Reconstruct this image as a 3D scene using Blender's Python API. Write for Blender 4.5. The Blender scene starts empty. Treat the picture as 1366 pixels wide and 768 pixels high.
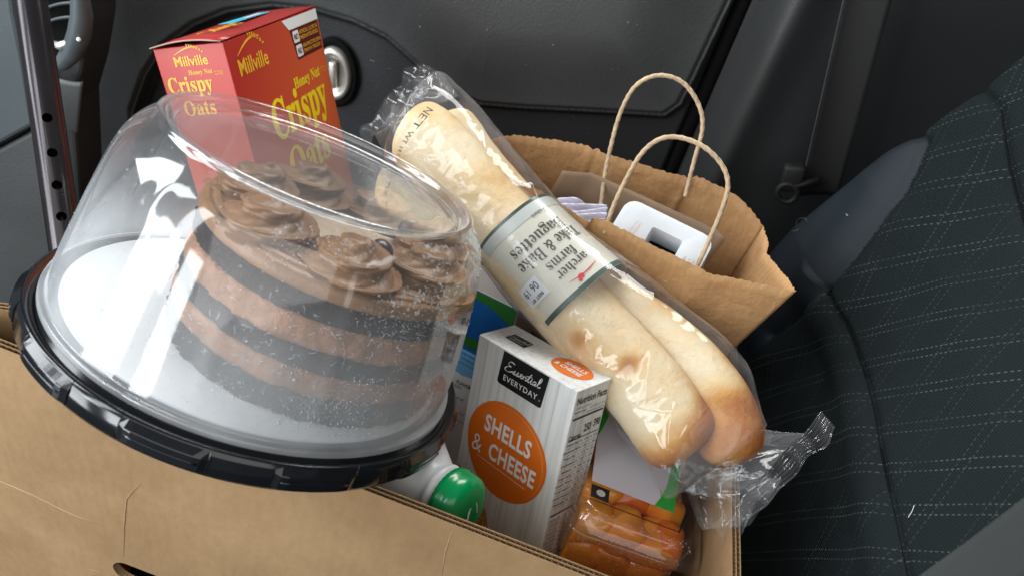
import bpy, bmesh, math, random
import numpy as np
from mathutils import Vector, Matrix, noise
from mathutils.bvhtree import BVHTree
random.seed(7); rng = np.random.default_rng(7)
scn = bpy.context.scene
COL = scn.collection

# ------------------------------------------------------------------ camera, world, light, exposure
PITCH, ROLL, FPX = math.radians(40), math.radians(18), 1052.0
_f = Vector((0, math.cos(PITCH), -math.sin(PITCH))); _u0 = Vector((0, math.sin(PITCH), math.cos(PITCH))); _r0 = Vector((1, 0, 0))
_r = math.cos(ROLL)*_r0 + math.sin(ROLL)*_u0
_u = -math.sin(ROLL)*_r0 + math.cos(ROLL)*_u0
cam = bpy.data.cameras.new('camera'); camo = bpy.data.objects.new('camera', cam); COL.objects.link(camo)
cam.sensor_width = 36; cam.lens = FPX/1366*36; cam.clip_start = .01; cam.clip_end = 50
camo.matrix_world = Matrix((( _r.x, _u.x, -_f.x, 0), (_r.y, _u.y, -_f.y, 0), (_r.z, _u.z, -_f.z, 0), (0, 0, 0, 1)))
scn.camera = camo
cam.dof.use_dof = True; cam.dof.focus_distance = .58; cam.dof.aperture_fstop = 9

w = bpy.data.worlds.new('World'); scn.world = w; w.use_nodes = True
bg = w.node_tree.nodes['Background']; bg.inputs[0].default_value = (.60, .68, .74, 1); bg.inputs[1].default_value = .13

def area(name, loc, target, sx, sy, power, color):
    l = bpy.data.lights.new(name, 'AREA'); l.shape = 'RECTANGLE'; l.size = sx; l.size_y = sy; l.energy = power; l.color = color
    o = bpy.data.objects.new(name, l); COL.objects.link(o); o.location = loc
    o.rotation_euler = (Vector(target)-Vector(loc)).to_track_quat('-Z', 'Y').to_euler(); return o
area('windscreen_light', (-1.25, .42, .28), (-.1, .4, -.45), .42, .75, 9, (.90, .96, 1))
area('windscreen_light', (-1.25, -.02, .32), (-.1, .4, -.45), .26, .95, 7, (.90, .96, 1))
area('windscreen_light', (-1.05, -.55, .36), (-.1, .4, -.45), .22, .95, 5, (.90, .96, 1))
area('open_door_light', (-1.25, -.42, -.30), (-.2, .25, -.38), .46, .95, 10.5, (.92, .97, 1))
area('open_door_light', (-.95, -.95, -.25), (-.2, .25, -.38), .26, .95, 8, (.92, .97, 1))
area('driver_door_light', (.15, -1.15, .75), (.0, .4, -.45), 2.4, 1.5, 15.5, (1, .98, .95))
area('passenger_window_light', (-.05, 1.12, .42), (.05, .42, -.42), .85, .36, 11.5, (1, .99, .96))
area('rear_window_light', (1.3, .35, .45), (.2, .4, -.4), .6, .4, 2.2, (.92, .97, 1))
scn.view_settings.view_transform = 'Standard'; scn.view_settings.look = 'None'
scn.view_settings.exposure = 0.32; scn.view_settings.gamma = 1
scn.render.engine = 'CYCLES'
cy = scn.cycles; cy.max_bounces = 14; cy.transparent_max_bounces = 24; cy.transmission_bounces = 8; cy.glossy_bounces = 5
cy.caustics_reflective = False; cy.caustics_refractive = False; cy.use_denoising = True; cy.sample_clamp_indirect = 4

# ------------------------------------------------------------------ helpers
def U(px, py, d):
    """point of the place seen in direction (px, py) at distance d along the view axis"""
    return _f*d + _r*((px-683)/FPX*d) - _u*((py-384)/FPX*d)
def on(px, py, ax, v):
    d = U(px, py, 1.0); return d*(v/d[ax])
def sstep(a, b, x):
    t = np.clip((np.asarray(x, float)-a)/(b-a), 0, 1); return t*t*(3-2*t)

class G:  # geometry collector
    def __init__(s): s.v = []; s.f = []; s.m = []; s.uv = None
    def add(s, vs, fs, mi=0):
        n = len(s.v); s.v += [tuple(v) for v in vs]; s.f += [tuple(i+n for i in f) for f in fs]; s.m += [mi]*len(fs)
    def box(s, a, b, mi=0, M=None):
        vs = [Vector((x, y, z)) for x in (a[0], b[0]) for y in (a[1], b[1]) for z in (a[2], b[2])]
        if M: vs = [M @ v for v in vs]
        s.add(vs, [(0,1,3,2),(4,6,7,5),(0,4,5,1),(2,3,7,6),(0,2,6,4),(1,5,7,3)], mi)
    def tube(s, pts, r, n=8, mi=0, cap=True):
        pts = [Vector(p) for p in pts]; k = len(pts); R = r if hasattr(r, '__len__') else [r]*k
        vs = []; prev = None
        for i, p in enumerate(pts):
            t = (pts[min(i+1, k-1)]-pts[max(i-1, 0)]).normalized()
            if prev is None: a = t.orthogonal().normalized()
            else: a = (prev - t*prev.dot(t)).normalized()
            prev = a; b = t.cross(a)
            vs += [p+R[i]*(math.cos(2*math.pi*j/n)*a+math.sin(2*math.pi*j/n)*b) for j in range(n)]
        fs = [(i*n+j, i*n+(j+1) % n, (i+1)*n+(j+1) % n, (i+1)*n+j) for i in range(k-1) for j in range(n)]
        if cap: fs += [tuple(range(n))[::-1], tuple(range((k-1)*n, k*n))]
        s.add(vs, fs, mi)
    def lathe(s, prof, n=64, M=None, mi=0, rf=None, close=False):
        vs = []; k = len(prof)
        for i, (r, z) in enumerate(prof):
            for j in range(n):
                a = 2*math.pi*j/n; rr = r*(rf(a, i) if rf else 1)
                v = Vector((rr*math.cos(a), rr*math.sin(a), z)); vs.append(M @ v if M else v)
        kk = k if close else k-1
        s.add(vs, [(i*n+j, i*n+(j+1) % n, ((i+1) % k)*n+(j+1) % n, ((i+1) % k)*n+j) for i in range(kk) for j in range(n)], mi)
    def grid(s, fn, nu, nv, mi=0, closev=False):
        vs = [fn(i/(nu-1), j/(nv if closev else nv-1)) for i in range(nu) for j in range(nv)]
        s.add(vs, [(i*nv+j, i*nv+(j+1) % nv, (i+1)*nv+(j+1) % nv, (i+1)*nv+j) for i in range(nu-1) for j in range(nv if closev else nv-1)], mi)
    def ball(s, c, r, n=6, m=8, mi=0, sc=(1,1,1)):
        vs = [Vector(c)+Vector((r*sc[0]*math.sin(math.pi*i/n)*math.cos(2*math.pi*j/m), r*sc[1]*math.sin(math.pi*i/n)*math.sin(2*math.pi*j/m), r*sc[2]*math.cos(math.pi*i/n))) for i in range(n+1) for j in range(m)]
        s.add(vs, [(i*m+j, i*m+(j+1) % m, (i+1)*m+(j+1) % m, (i+1)*m+j) for i in range(n) for j in range(m)], mi)

ROOTM = {}
def root(name, label, cat, M=None, group=None, kind=None):
    o = bpy.data.objects.new(name, None); COL.objects.link(o); o.empty_display_size = .02
    M = M if M is not None else Matrix.Identity(4)
    if isinstance(M, Vector): M = Matrix.Translation(M)
    o.matrix_world = M; ROOTM[o.name] = M
    o['label'] = label; o['category'] = cat
    if group: o['group'] = group
    if kind: o['kind'] = kind
    return o
def part(name, g, mats, parent=None, local=False, smooth=True, bevel=0, solid=0, sub=0, kind=None, label=None, uv=None, angle=None, cat=None, group=None):
    """link the collected geometry as ONE mesh object; world-space verts unless local"""
    me = bpy.data.meshes.new(name)
    if isinstance(g, bpy.types.Mesh): me = g
    else:
        vs = g.v
        pm = ROOTM.get(parent.name) if parent else None
        if pm is not None and not local:
            inv = np.array(pm.inverted()); a = np.array([tuple(v) for v in vs]); vs = (a @ inv[:3,:3].T + inv[:3,3]).tolist()
        me.from_pydata([tuple(v) for v in vs], [], g.f); me.polygons.foreach_set('material_index', g.m)
    mats = mats if isinstance(mats, (list, tuple)) else [mats]
    if not len(me.materials):
        for m in mats: me.materials.append(m)
    o = bpy.data.objects.new(name, me); COL.objects.link(o)
    if uv is not None:
        l = me.uv_layers.new(name='UVMap'); idx = np.zeros(len(me.loops), int); me.loops.foreach_get('vertex_index', idx)
        l.data.foreach_set('uv', np.asarray(uv, float)[idx].ravel())
    if parent:
        o.parent = parent; ROOTM[o.name] = ROOTM.get(parent.name, Matrix.Identity(4))
    if smooth:
        me.polygons.foreach_set('use_smooth', [True]*len(me.polygons))
        if angle: me.set_sharp_from_angle(angle=math.radians(angle))
    if solid:
        s = o.modifiers.new('solid', 'SOLIDIFY'); s.thickness = solid; s.offset = 0
    if bevel:
        b = o.modifiers.new('bevel', 'BEVEL'); b.width = bevel; b.segments = 2; b.limit_method = 'ANGLE'
    if sub:
        s = o.modifiers.new('sub', 'SUBSURF'); s.levels = s.render_levels = sub
    me.update(calc_edges=True); me.validate()
    if kind: o['kind'] = kind
    if label: o['label'] = label
    if cat: o['category'] = cat
    if group: o['group'] = group
    return o

# ------------------------------------------------------------------ materials
def nt(name):
    m = bpy.data.materials.new(name); m.use_nodes = True; n = m.node_tree; return m, n, n.nodes['Principled BSDF']
def N(t, typ, **kw):
    x = t.nodes.new(typ)
    for k, v in kw.items():
        if k in x.inputs: x.inputs[k].default_value = v
        else: setattr(x, k, v)
    return x
def mat(name, col, rough=.5, var=.12, scale=30, bump=0, bscale=200, metal=0, spec=.5, col2=None, coat=0, stretch=None, sss=0, detail=4, aniso=None):
    m, t, b = nt(name); L = t.links
    b.inputs['Roughness'].default_value = rough; b.inputs['Metallic'].default_value = metal; b.inputs['Specular IOR Level'].default_value = spec
    b.inputs['Coat Weight'].default_value = coat; b.inputs['Coat Roughness'].default_value = .08
    if sss: b.inputs['Subsurface Weight'].default_value = sss; b.inputs['Subsurface Radius'].default_value = (.02, .012, .006); b.inputs['Subsurface Scale'].default_value = .3
    tc = N(t, 'ShaderNodeTexCoord'); mp = N(t, 'ShaderNodeMapping'); L.new(tc.outputs['Object'], mp.inputs[0])
    if stretch: mp.inputs['Scale'].default_value = stretch
    no = N(t, 'ShaderNodeTexNoise', Scale=scale, Detail=detail); L.new(mp.outputs[0], no.inputs[0])
    rp = N(t, 'ShaderNodeValToRGB'); L.new(no.outputs[0], rp.inputs[0])
    c2 = col2 or tuple(min(1, c*(1+var)) for c in col); c1 = col if col2 else tuple(c*(1-var) for c in col)
    rp.color_ramp.elements[0].position = .3; rp.color_ramp.elements[1].position = .7
    rp.color_ramp.elements[0].color = (*c1, 1); rp.color_ramp.elements[1].color = (*c2, 1)
    L.new(rp.outputs[0], b.inputs['Base Color'])
    if bump:
        n2 = N(t, 'ShaderNodeTexNoise', Scale=bscale, Detail=3); L.new(mp.outputs[0], n2.inputs[0])
        bp = N(t, 'ShaderNodeBump', Strength=bump, Distance=.002); L.new(n2.outputs[0], bp.inputs['Height']); L.new(bp.outputs[0], b.inputs['Normal'])
    return m
def leather(name, col, rough=.5, grain=900, strength=.25, spec=.5):
    m, t, b = nt(name); L = t.links; b.inputs['Roughness'].default_value = rough; b.inputs['Specular IOR Level'].default_value = spec
    tc = N(t, 'ShaderNodeTexCoord'); vo = N(t, 'ShaderNodeTexVoronoi', Scale=grain); L.new(tc.outputs['Object'], vo.inputs[0])
    no = N(t, 'ShaderNodeTexNoise', Scale=7, Detail=6); L.new(tc.outputs['Object'], no.inputs[0])
    mx = N(t, 'ShaderNodeMix', data_type='RGBA'); mx.inputs['A'].default_value = (*[c*.8 for c in col], 1); mx.inputs['B'].default_value = (*[c*1.25 for c in col], 1)
    L.new(no.outputs[0], mx.inputs['Factor']); L.new(mx.outputs['Result'], b.inputs['Base Color'])
    bp = N(t, 'ShaderNodeBump', Strength=strength, Distance=.0006); L.new(vo.outputs['Distance'], bp.inputs['Height']); L.new(bp.outputs[0], b.inputs['Normal'])
    mr = N(t, 'ShaderNodeMapRange'); mr.inputs['To Min'].default_value = rough-.06; mr.inputs['To Max'].default_value = rough+.12
    L.new(no.outputs[0], mr.inputs[0]); L.new(mr.outputs[0], b.inputs['Roughness'])
    # pale dust specks
    return m
def film(name, fog=.02, fogcol=(.85,.87,.9), rough=.03, fnoise=None, bump=0, bscale=60, ior=1.5, boost=1.0, fogmap=None, rvar=0):
    """thin clear plastic: the light passes straight through, the surface reflects, a little haze scatters"""
    m = bpy.data.materials.new(name); m.use_nodes = True; t = m.node_tree; t.nodes.clear(); L = t.links
    out = N(t, 'ShaderNodeOutputMaterial'); tr = N(t, 'ShaderNodeBsdfTransparent'); tr.inputs[0].default_value = (.97,.975,.98,1)
    gl = N(t, 'ShaderNodeBsdfGlossy', Roughness=rough); gl.inputs[0].default_value = (1,1,1,1)
    fr = N(t, 'ShaderNodeFresnel', IOR=ior); mu = N(t, 'ShaderNodeMath', operation='MULTIPLY'); mu.inputs[1].default_value = boost; mu.use_clamp = True
    L.new(fr.outputs[0], mu.inputs[0])
    ge = N(t, 'ShaderNodeNewGeometry'); mi = N(t, 'ShaderNodeMapRange'); mi.inputs['To Min'].default_value = ior; mi.inputs['To Max'].default_value = 1/ior
    L.new(ge.outputs['Backfacing'], mi.inputs[0]); L.new(mi.outputs[0], fr.inputs['IOR'])      # a thin sheet reflects alike from both sides
    m1 = N(t, 'ShaderNodeMixShader'); L.new(mu.outputs[0], m1.inputs[0]); L.new(tr.outputs[0], m1.inputs[1]); L.new(gl.outputs[0], m1.inputs[2])
    df = N(t, 'ShaderNodeBsdfDiffuse'); df.inputs[0].default_value = (*fogcol,1); tl = N(t, 'ShaderNodeBsdfTranslucent'); tl.inputs[0].default_value = (*fogcol,1)
    ms = N(t, 'ShaderNodeMixShader', ); ms.inputs[0].default_value = .4; L.new(df.outputs[0], ms.inputs[1]); L.new(tl.outputs[0], ms.inputs[2])
    m2 = N(t, 'ShaderNodeMixShader'); L.new(m1.outputs[0], m2.inputs[1]); L.new(ms.outputs[0], m2.inputs[2]); m2.inputs[0].default_value = fog
    tc = N(t, 'ShaderNodeTexCoord')
    if fnoise:
        no = N(t, 'ShaderNodeTexNoise', Scale=fnoise[0], Detail=6); L.new(tc.outputs['Object'], no.inputs[0])
        mr = N(t, 'ShaderNodeMapRange'); mr.inputs['From Min'].default_value = .35; mr.inputs['From Max'].default_value = .7
        mr.inputs['To Min'].default_value = fnoise[1]; mr.inputs['To Max'].default_value = fnoise[2]; L.new(no.outputs[0], mr.inputs[0])
        if fogmap:   # (z0, v0, z1, v1): more breath-like haze low on the wall, in the thing's own height
            sp = N(t, 'ShaderNodeSeparateXYZ'); L.new(tc.outputs['Object'], sp.inputs[0])
            m3 = N(t, 'ShaderNodeMapRange'); m3.inputs['From Min'].default_value = fogmap[0]; m3.inputs['From Max'].default_value = fogmap[2]
            m3.inputs['To Min'].default_value = fogmap[1]; m3.inputs['To Max'].default_value = fogmap[3]; L.new(sp.outputs[2], m3.inputs[0])
            mm = N(t, 'ShaderNodeMath', operation='MULTIPLY'); L.new(mr.outputs[0], mm.inputs[0]); L.new(m3.outputs[0], mm.inputs[1]); L.new(mm.outputs[0], m2.inputs[0])
        else: L.new(mr.outputs[0], m2.inputs[0])
    if bump:
        nb = N(t, 'ShaderNodeTexNoise', Scale=bscale, Detail=3); L.new(tc.outputs['Object'], nb.inputs[0])
        bp = N(t, 'ShaderNodeBump', Strength=bump, Distance=.002); L.new(nb.outputs[0], bp.inputs['Height'])
        for x in (fr, gl, df): L.new(bp.outputs[0], x.inputs['Normal'])
    L.new(m2.outputs[0], out.inputs[0]); return m

MAT = {}
MAT['card'] = mat('brown_liner', (.30,.197,.106), .75, .10, 14, bump=.12, bscale=260, spec=.25, stretch=(1, 1, .35), detail=8)
def cardboard(name, c1, c2, kraft=False):
    m, t, b = nt(name); L = t.links; b.inputs['Roughness'].default_value = .78; b.inputs['Specular IOR Level'].default_value = .25
    tc = N(t, 'ShaderNodeTexCoord'); big = N(t, 'ShaderNodeTexNoise', Scale=7, Detail=9, Roughness=.62); L.new(tc.outputs['Object'], big.inputs[0])
    mp = N(t, 'ShaderNodeMapping'); mp.inputs['Scale'].default_value = (160, 160, 60) if not kraft else (300, 300, 90); L.new(tc.outputs['Object'], mp.inputs[0])
    fib = N(t, 'ShaderNodeTexNoise', Scale=1, Detail=5); L.new(mp.outputs[0], fib.inputs[0])
    mf_ = N(t, 'ShaderNodeMath', operation='MULTIPLY_ADD'); mf_.inputs[1].default_value = .22 if not kraft else .4; L.new(fib.outputs[0], mf_.inputs[0]); h_ = N(t, 'ShaderNodeMath', operation='MULTIPLY'); h_.inputs[1].default_value = .83 if not kraft else .65; L.new(big.outputs[0], h_.inputs[0]); L.new(h_.outputs[0], mf_.inputs[2])
    rp = N(t, 'ShaderNodeValToRGB'); L.new(mf_.outputs[0], rp.inputs[0]); rp.color_ramp.elements[0].position = .36; rp.color_ramp.elements[1].position = .68
    rp.color_ramp.elements[0].color = (*c1, 1); rp.color_ramp.elements[1].color = (*c2, 1); L.new(rp.outputs[0], b.inputs[0])
    if kraft:
        vo = N(t, 'ShaderNodeTexVoronoi', Scale=17); vo.feature = 'DISTANCE_TO_EDGE'; ad = N(t, 'ShaderNodeMix', data_type='RGBA'); ad.inputs['Factor'].default_value = .12
        L.new(tc.outputs['Object'], ad.inputs['A']); L.new(big.outputs['Color'], ad.inputs['B']); L.new(ad.outputs['Result'], vo.inputs[0])
        bp = N(t, 'ShaderNodeBump', Strength=.45, Distance=.012); L.new(vo.outputs[0], bp.inputs['Height'])
    else:
        wv = N(t, 'ShaderNodeTexWave', Scale=40, Distortion=1.0); wv.bands_direction = 'X'; wv.inputs['Detail Scale'].default_value = .3; L.new(tc.outputs['Object'], wv.inputs[0])
        bp = N(t, 'ShaderNodeBump', Strength=.015, Distance=.002); L.new(wv.outputs[0], bp.inputs['Height'])
    b2 = N(t, 'ShaderNodeBump', Strength=.5, Distance=.006); L.new(big.outputs[0], b2.inputs['Height']); L.new(bp.outputs[0], b2.inputs['Normal'])
    b3 = N(t, 'ShaderNodeBump', Strength=.08, Distance=.001); L.new(fib.outputs[0], b3.inputs['Height']); L.new(b2.outputs[0], b3.inputs['Normal']); L.new(b3.outputs[0], b.inputs['Normal'])
    return m
MAT['card'] = cardboard('brown_cardboard', (.25,.152,.074), (.35,.226,.118))
MAT['kraft'] = cardboard('brown_kraft_paper', (.36,.195,.082), (.49,.29,.138), True)
MAT['flute'] = mat('corrugated_edge_paper', (.40,.27,.16), .85, .12, 80, spec=.2)
MAT['kraft_patch'] = mat('greyish_paper_patch', (.27,.185,.12), .6, .1, 12, bump=.15, bscale=60, spec=.3)
MAT['cord'] = mat('twisted_paper_cord', (.50,.37,.24), .7, .15, 120, bump=.5, bscale=300, spec=.25)
MAT['red'] = mat('red_printed_card', (.32,.022,.018), .32, .10, 6, bump=.05, bscale=60, spec=.45)
def redprint():
    m, t, b = nt('red_gradient_print'); L = t.links; b.inputs['Roughness'].default_value = .33
    tc = N(t, 'ShaderNodeTexCoord'); sp = N(t, 'ShaderNodeSeparateXYZ'); L.new(tc.outputs['Object'], sp.inputs[0])
    a = N(t, 'ShaderNodeMath', operation='MULTIPLY_ADD'); a.inputs[1].default_value = -.9; L.new(sp.outputs[0], a.inputs[0]); L.new(sp.outputs[2], a.inputs[2])
    rp = N(t, 'ShaderNodeValToRGB'); L.new(a.outputs[0], rp.inputs[0]); e = rp.color_ramp.elements
    e[0].position = .0; e[0].color = (.78,.15,.04,1); e[1].position = .25; e[1].color = (.42,.030,.020,1)
    L.new(rp.outputs[0], b.inputs[0]); return m
MAT['red_gradient'] = redprint()
MAT['red_orange'] = mat('orange_red_printed_card', (.62,.075,.03), .32, .10, 6, spec=.45)
MAT['maroon'] = mat('maroon_print', (.10,.008,.008), .35, .1, 10)
MAT['gold'] = mat('gold_print', (.80,.42,.03), .35, .05, 10)
MAT['yellow'] = mat('yellow_print', (.95,.70,.02), .35, .05, 10)
MAT['white'] = mat('white_print', (.78,.78,.76), .35, .03, 10)
MAT['blue_print'] = mat('cyan_print', (.05,.42,.62), .35, .1, 20)
MAT['grey_card'] = mat('grey_card_inside', (.32,.27,.22), .8, .1, 60)
# mac carton: white card with faint wood boards
def macwhite():
    m, t, b = nt('white_board_print'); L = t.links; b.inputs['Roughness'].default_value = .38
    tc = N(t, 'ShaderNodeTexCoord'); mp = N(t, 'ShaderNodeMapping'); mp.inputs['Scale'].default_value = (260, 260, 8); L.new(tc.outputs['Object'], mp.inputs[0])
    no = N(t, 'ShaderNodeTexNoise', Scale=1.0, Detail=6); L.new(mp.outputs[0], no.inputs[0])
    rp = N(t, 'ShaderNodeValToRGB'); L.new(no.outputs[0], rp.inputs[0]); rp.color_ramp.elements[0].color = (.56,.575,.57,1); rp.color_ramp.elements[1].color = (.72,.73,.72,1)
    rp.color_ramp.elements[0].position = .3; rp.color_ramp.elements[1].position = .55
    L.new(rp.outputs[0], b.inputs['Base Color']); return m
MAT['mac'] = macwhite()
MAT['board_line'] = mat('pale_grey_print', (.38,.41,.42), .4, .1, 60)
MAT['black_print'] = mat('black_print', (.012,.012,.013), .3, .1, 20)
MAT['ink'] = mat('dark_grey_ink', (.035,.035,.04), .5, .3, 300)
MAT['orange'] = mat('orange_print', (.72,.155,.012), .33, .08, 20)
MAT['orange_light'] = mat('light_orange_print', (.78,.24,.05), .33, .08, 20)
MAT['pasta'] = mat('pasta_photo_print', (.55,.33,.10), .4, .3, 160, col2=(.36,.17,.045))
MAT['black_plastic'] = mat('glossy_black_plastic', (.008,.009,.011), .13, .2, 30, bump=.03, bscale=80, spec=.55)
MAT['board'] = mat('white_cake_board', (.66,.675,.69), .5, .03, 20)
MAT['sponge'] = mat('dark_chocolate_sponge', (.016,.012,.013), .95, .3, 300, col2=(.035,.024,.022), bump=1.0, bscale=420, spec=.1)
MAT['cream'] = mat('milk_chocolate_cream', (.26,.125,.062), .7, .25, 70, bump=.8, bscale=240, spec=.3)
MAT['frost'] = mat('chocolate_frosting', (.215,.110,.048), .42, .22, 50, bump=.3, bscale=260, spec=.45, sss=.1)
MAT['pale_tan'] = mat('pale_tan_surface', (.44,.34,.25), .6, .12, 60, bump=.3, bscale=120, spec=.3)
MAT['choc'] = mat('dark_chocolate', (.035,.016,.014), .3, .2, 60)
MAT['greencap'] = mat('green_cap_plastic', (.0,.26,.075), .22, .08, 30, spec=.5)
MAT['hdpe'] = mat('milky_plastic', (.66,.67,.68), .35, .04, 20, sss=.2)
MAT['navyblue'] = mat('blue_print', (.01,.11,.36), .35, .15, 30)
MAT['lightblue'] = mat('pale_blue_print', (.16,.42,.66), .4, .1, 30)
MAT['green'] = mat('bright_green_print', (.04,.42,.06), .35, .15, 60)
MAT['darkgreen'] = mat('dark_green_print', (.03,.065,.045), .3, .1, 30)
MAT['olive'] = mat('leaf_green_print', (.03,.17,.03), .35, .1, 30)
MAT['label'] = mat('cream_label_film', (.66,.63,.53), .3, .05, 15, spec=.5)
MAT['label_grey'] = mat('pale_grey_label_band', (.53,.55,.51), .3, .05, 15)
MAT['label_ink'] = mat('brown_black_ink', (.05,.042,.03), .4, .1, 30)
MAT['redprint'] = mat('red_print', (.62,.02,.03), .35, .1, 30)
MAT['sticker'] = mat('white_date_sticker', (.74,.76,.80), .4, .03, 30)
MAT['fruit'] = mat('orange_fruit_pieces', (.80,.19,.015), .25, .35, 22, col2=(.60,.09,.01), bump=.2, bscale=70, spec=.5, coat=.4)
MAT['fruit2'] = mat('amber_fruit_pieces', (.90,.36,.03), .25, .3, 22, col2=(.80,.20,.015), bump=.2, bscale=70, spec=.5, coat=.4)
MAT['syrup'] = mat('dark_orange_syrup', (.60,.16,.015), .15, .4, 30, col2=(.60,.20,.02), coat=.4)
MAT['lidgrey'] = mat('grey_lavender_card', (.66,.63,.68), .5, .04, 12)
MAT['whiteplastic'] = mat('white_moulded_plastic', (.60,.63,.66), .33, .03, 20, sss=.1)
MAT['lilac'] = mat('lilac_plastic_wrap', (.48,.46,.56), .2, .3, 40, bump=.4, bscale=60)
MAT['pinkprint'] = mat('faint_red_print', (.62,.40,.37), .5, .2, 300)
MAT['door'] = leather('black_door_plastic', (.050,.053,.054), .46, 330, .35)
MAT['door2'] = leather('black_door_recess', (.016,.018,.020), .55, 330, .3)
MAT['trim'] = leather('black_pillar_plastic', (.030,.032,.033), .36, 900, .35)
MAT['dash'] = leather('dark_grey_dash_plastic', (.055,.068,.075), .45, 900, .2)
MAT['gap'] = mat('black_seal_and_shade', (.004,.004,.004), .8, .1, 30, spec=.1)  # rubber seals and seams; also the black that stands in for shade in holes
MAT['chrome'] = mat('satin_chrome', (.62,.59,.54), .42, .08, 30, metal=.8)
MAT['cane'] = mat('gloss_black_metal', (.035,.030,.033), .18, .2, 20, metal=.6, spec=.6, bump=.03, bscale=40)
MAT['belt'] = leather('black_webbing', (.006,.006,.006), .6, 1600, .4)
MAT['carpet'] = mat('black_carpet', (.008,.008,.009), .95, .4, 300, bump=.6, bscale=500, spec=.05)
MAT['bolster'] = leather('blue_black_bolster_cloth', (.0060,.0110,.0165), .62, 1500, .25, spec=.35)
MAT['hair'] = mat('pale_lint', (.5,.5,.48), .7, .1, 50)
MAT['thread'] = mat('grey_thread', (.05,.055,.06), .7, .2, 200)

def stitched():
    """dark ribbed cloth woven with pairs of dashed threads crossing in diamonds"""
    m, t, b = nt('stitched_seat_cloth'); L = t.links; b.inputs['Roughness'].default_value = .85; b.inputs['Specular IOR Level'].default_value = .12
    uv = N(t, 'ShaderNodeUVMap'); sp = N(t, 'ShaderNodeSeparateXYZ'); L.new(uv.outputs[0], sp.inputs[0])
    nz = N(t, 'ShaderNodeTexNoise', Scale=9, Detail=2); L.new(uv.outputs[0], nz.inputs[0])
    def M(op, a, bb=None, c=None):
        x = N(t, 'ShaderNodeMath', operation=op)
        for i, q in enumerate((a, bb, c)):
            if q is None: continue
            if isinstance(q, (int, float)): x.inputs[i].default_value = q
            else: L.new(q, x.inputs[i])
        return x.outputs[0]
    X, Y = sp.outputs[0], sp.outputs[1]
    wob = M('MULTIPLY', M('SUBTRACT', nz.outputs[0], .5), .006)
    def fam(nx, ny, pitch, offs, dash, wd):
        c = M('ADD', M('ADD', M('MULTIPLY', X, nx), M('MULTIPLY', Y, ny)), wob)      # across
        al = M('ADD', M('MULTIPLY', X, -ny), M('MULTIPLY', Y, nx))                   # along
        tot = None
        for k, o in enumerate(offs):
            d = M('ABSOLUTE', M('SUBTRACT', M('FRACT', M('ADD', M('DIVIDE', c, pitch), o)), .5))
            line = M('LESS_THAN', d, wd/pitch)
            ds = M('LESS_THAN', M('FRACT', M('ADD', M('DIVIDE', al, dash), .37*k)), .52)
            v = M('MULTIPLY', line, ds); tot = v if tot is None else M('MAXIMUM', tot, v)
        return tot
    a = fam(math.cos(math.radians(-27)), math.sin(math.radians(-27)), .034, (0, .22), .0042, .0005)
    c = fam(math.cos(math.radians(36)), math.sin(math.radians(36)), .040, (.1, .29), .0042, .00042)
    fade = N(t, 'ShaderNodeTexNoise', Scale=26, Detail=3); L.new(uv.outputs[0], fade.inputs[0])
    fd = N(t, 'ShaderNodeMapRange'); fd.inputs['From Min'].default_value = .35; fd.inputs['From Max'].default_value = .6; L.new(fade.outputs[0], fd.inputs[0])
    mask = M('MULTIPLY', M('MAXIMUM', a, M('MULTIPLY', c, .5)), M('ADD', M('MULTIPLY', fd.outputs[0], .75), .25))
    # fine ribs
    rib = M('SINE', M('MULTIPLY', M('ADD', M('MULTIPLY', Y, .95), M('MULTIPLY', X, -.3)), 3600))
    nb = N(t, 'ShaderNodeTexNoise', Scale=700, Detail=2); L.new(uv.outputs[0], nb.inputs[0])
    n3 = N(t, 'ShaderNodeTexNoise', Scale=6, Detail=5); L.new(uv.outputs[0], n3.inputs[0])
    mx0 = N(t, 'ShaderNodeMix', data_type='RGBA'); mx0.inputs['A'].default_value = (.0052,.0082,.0092,1); mx0.inputs['B'].default_value = (.0115,.0165,.0182,1)
    L.new(M('ADD', M('MULTIPLY', nb.outputs[0], .6), M('MULTIPLY', n3.outputs[0], .4)), mx0.inputs['Factor'])
    mx = N(t, 'ShaderNodeMix', data_type='RGBA'); L.new(mask, mx.inputs['Factor']); L.new(mx0.outputs['Result'], mx.inputs['A']); mx.inputs['B'].default_value = (.062,.074,.076,1)
    L.new(mx.outputs['Result'], b.inputs['Base Color'])
    bp = N(t, 'ShaderNodeBump', Strength=.6, Distance=.0008); L.new(M('ADD', M('MULTIPLY', rib, .5), M('MULTIPLY', mask, 1.5)), bp.inputs['Height']); L.new(bp.outputs[0], b.inputs['Normal'])
    return m
MAT['stitched'] = stitched()
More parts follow.
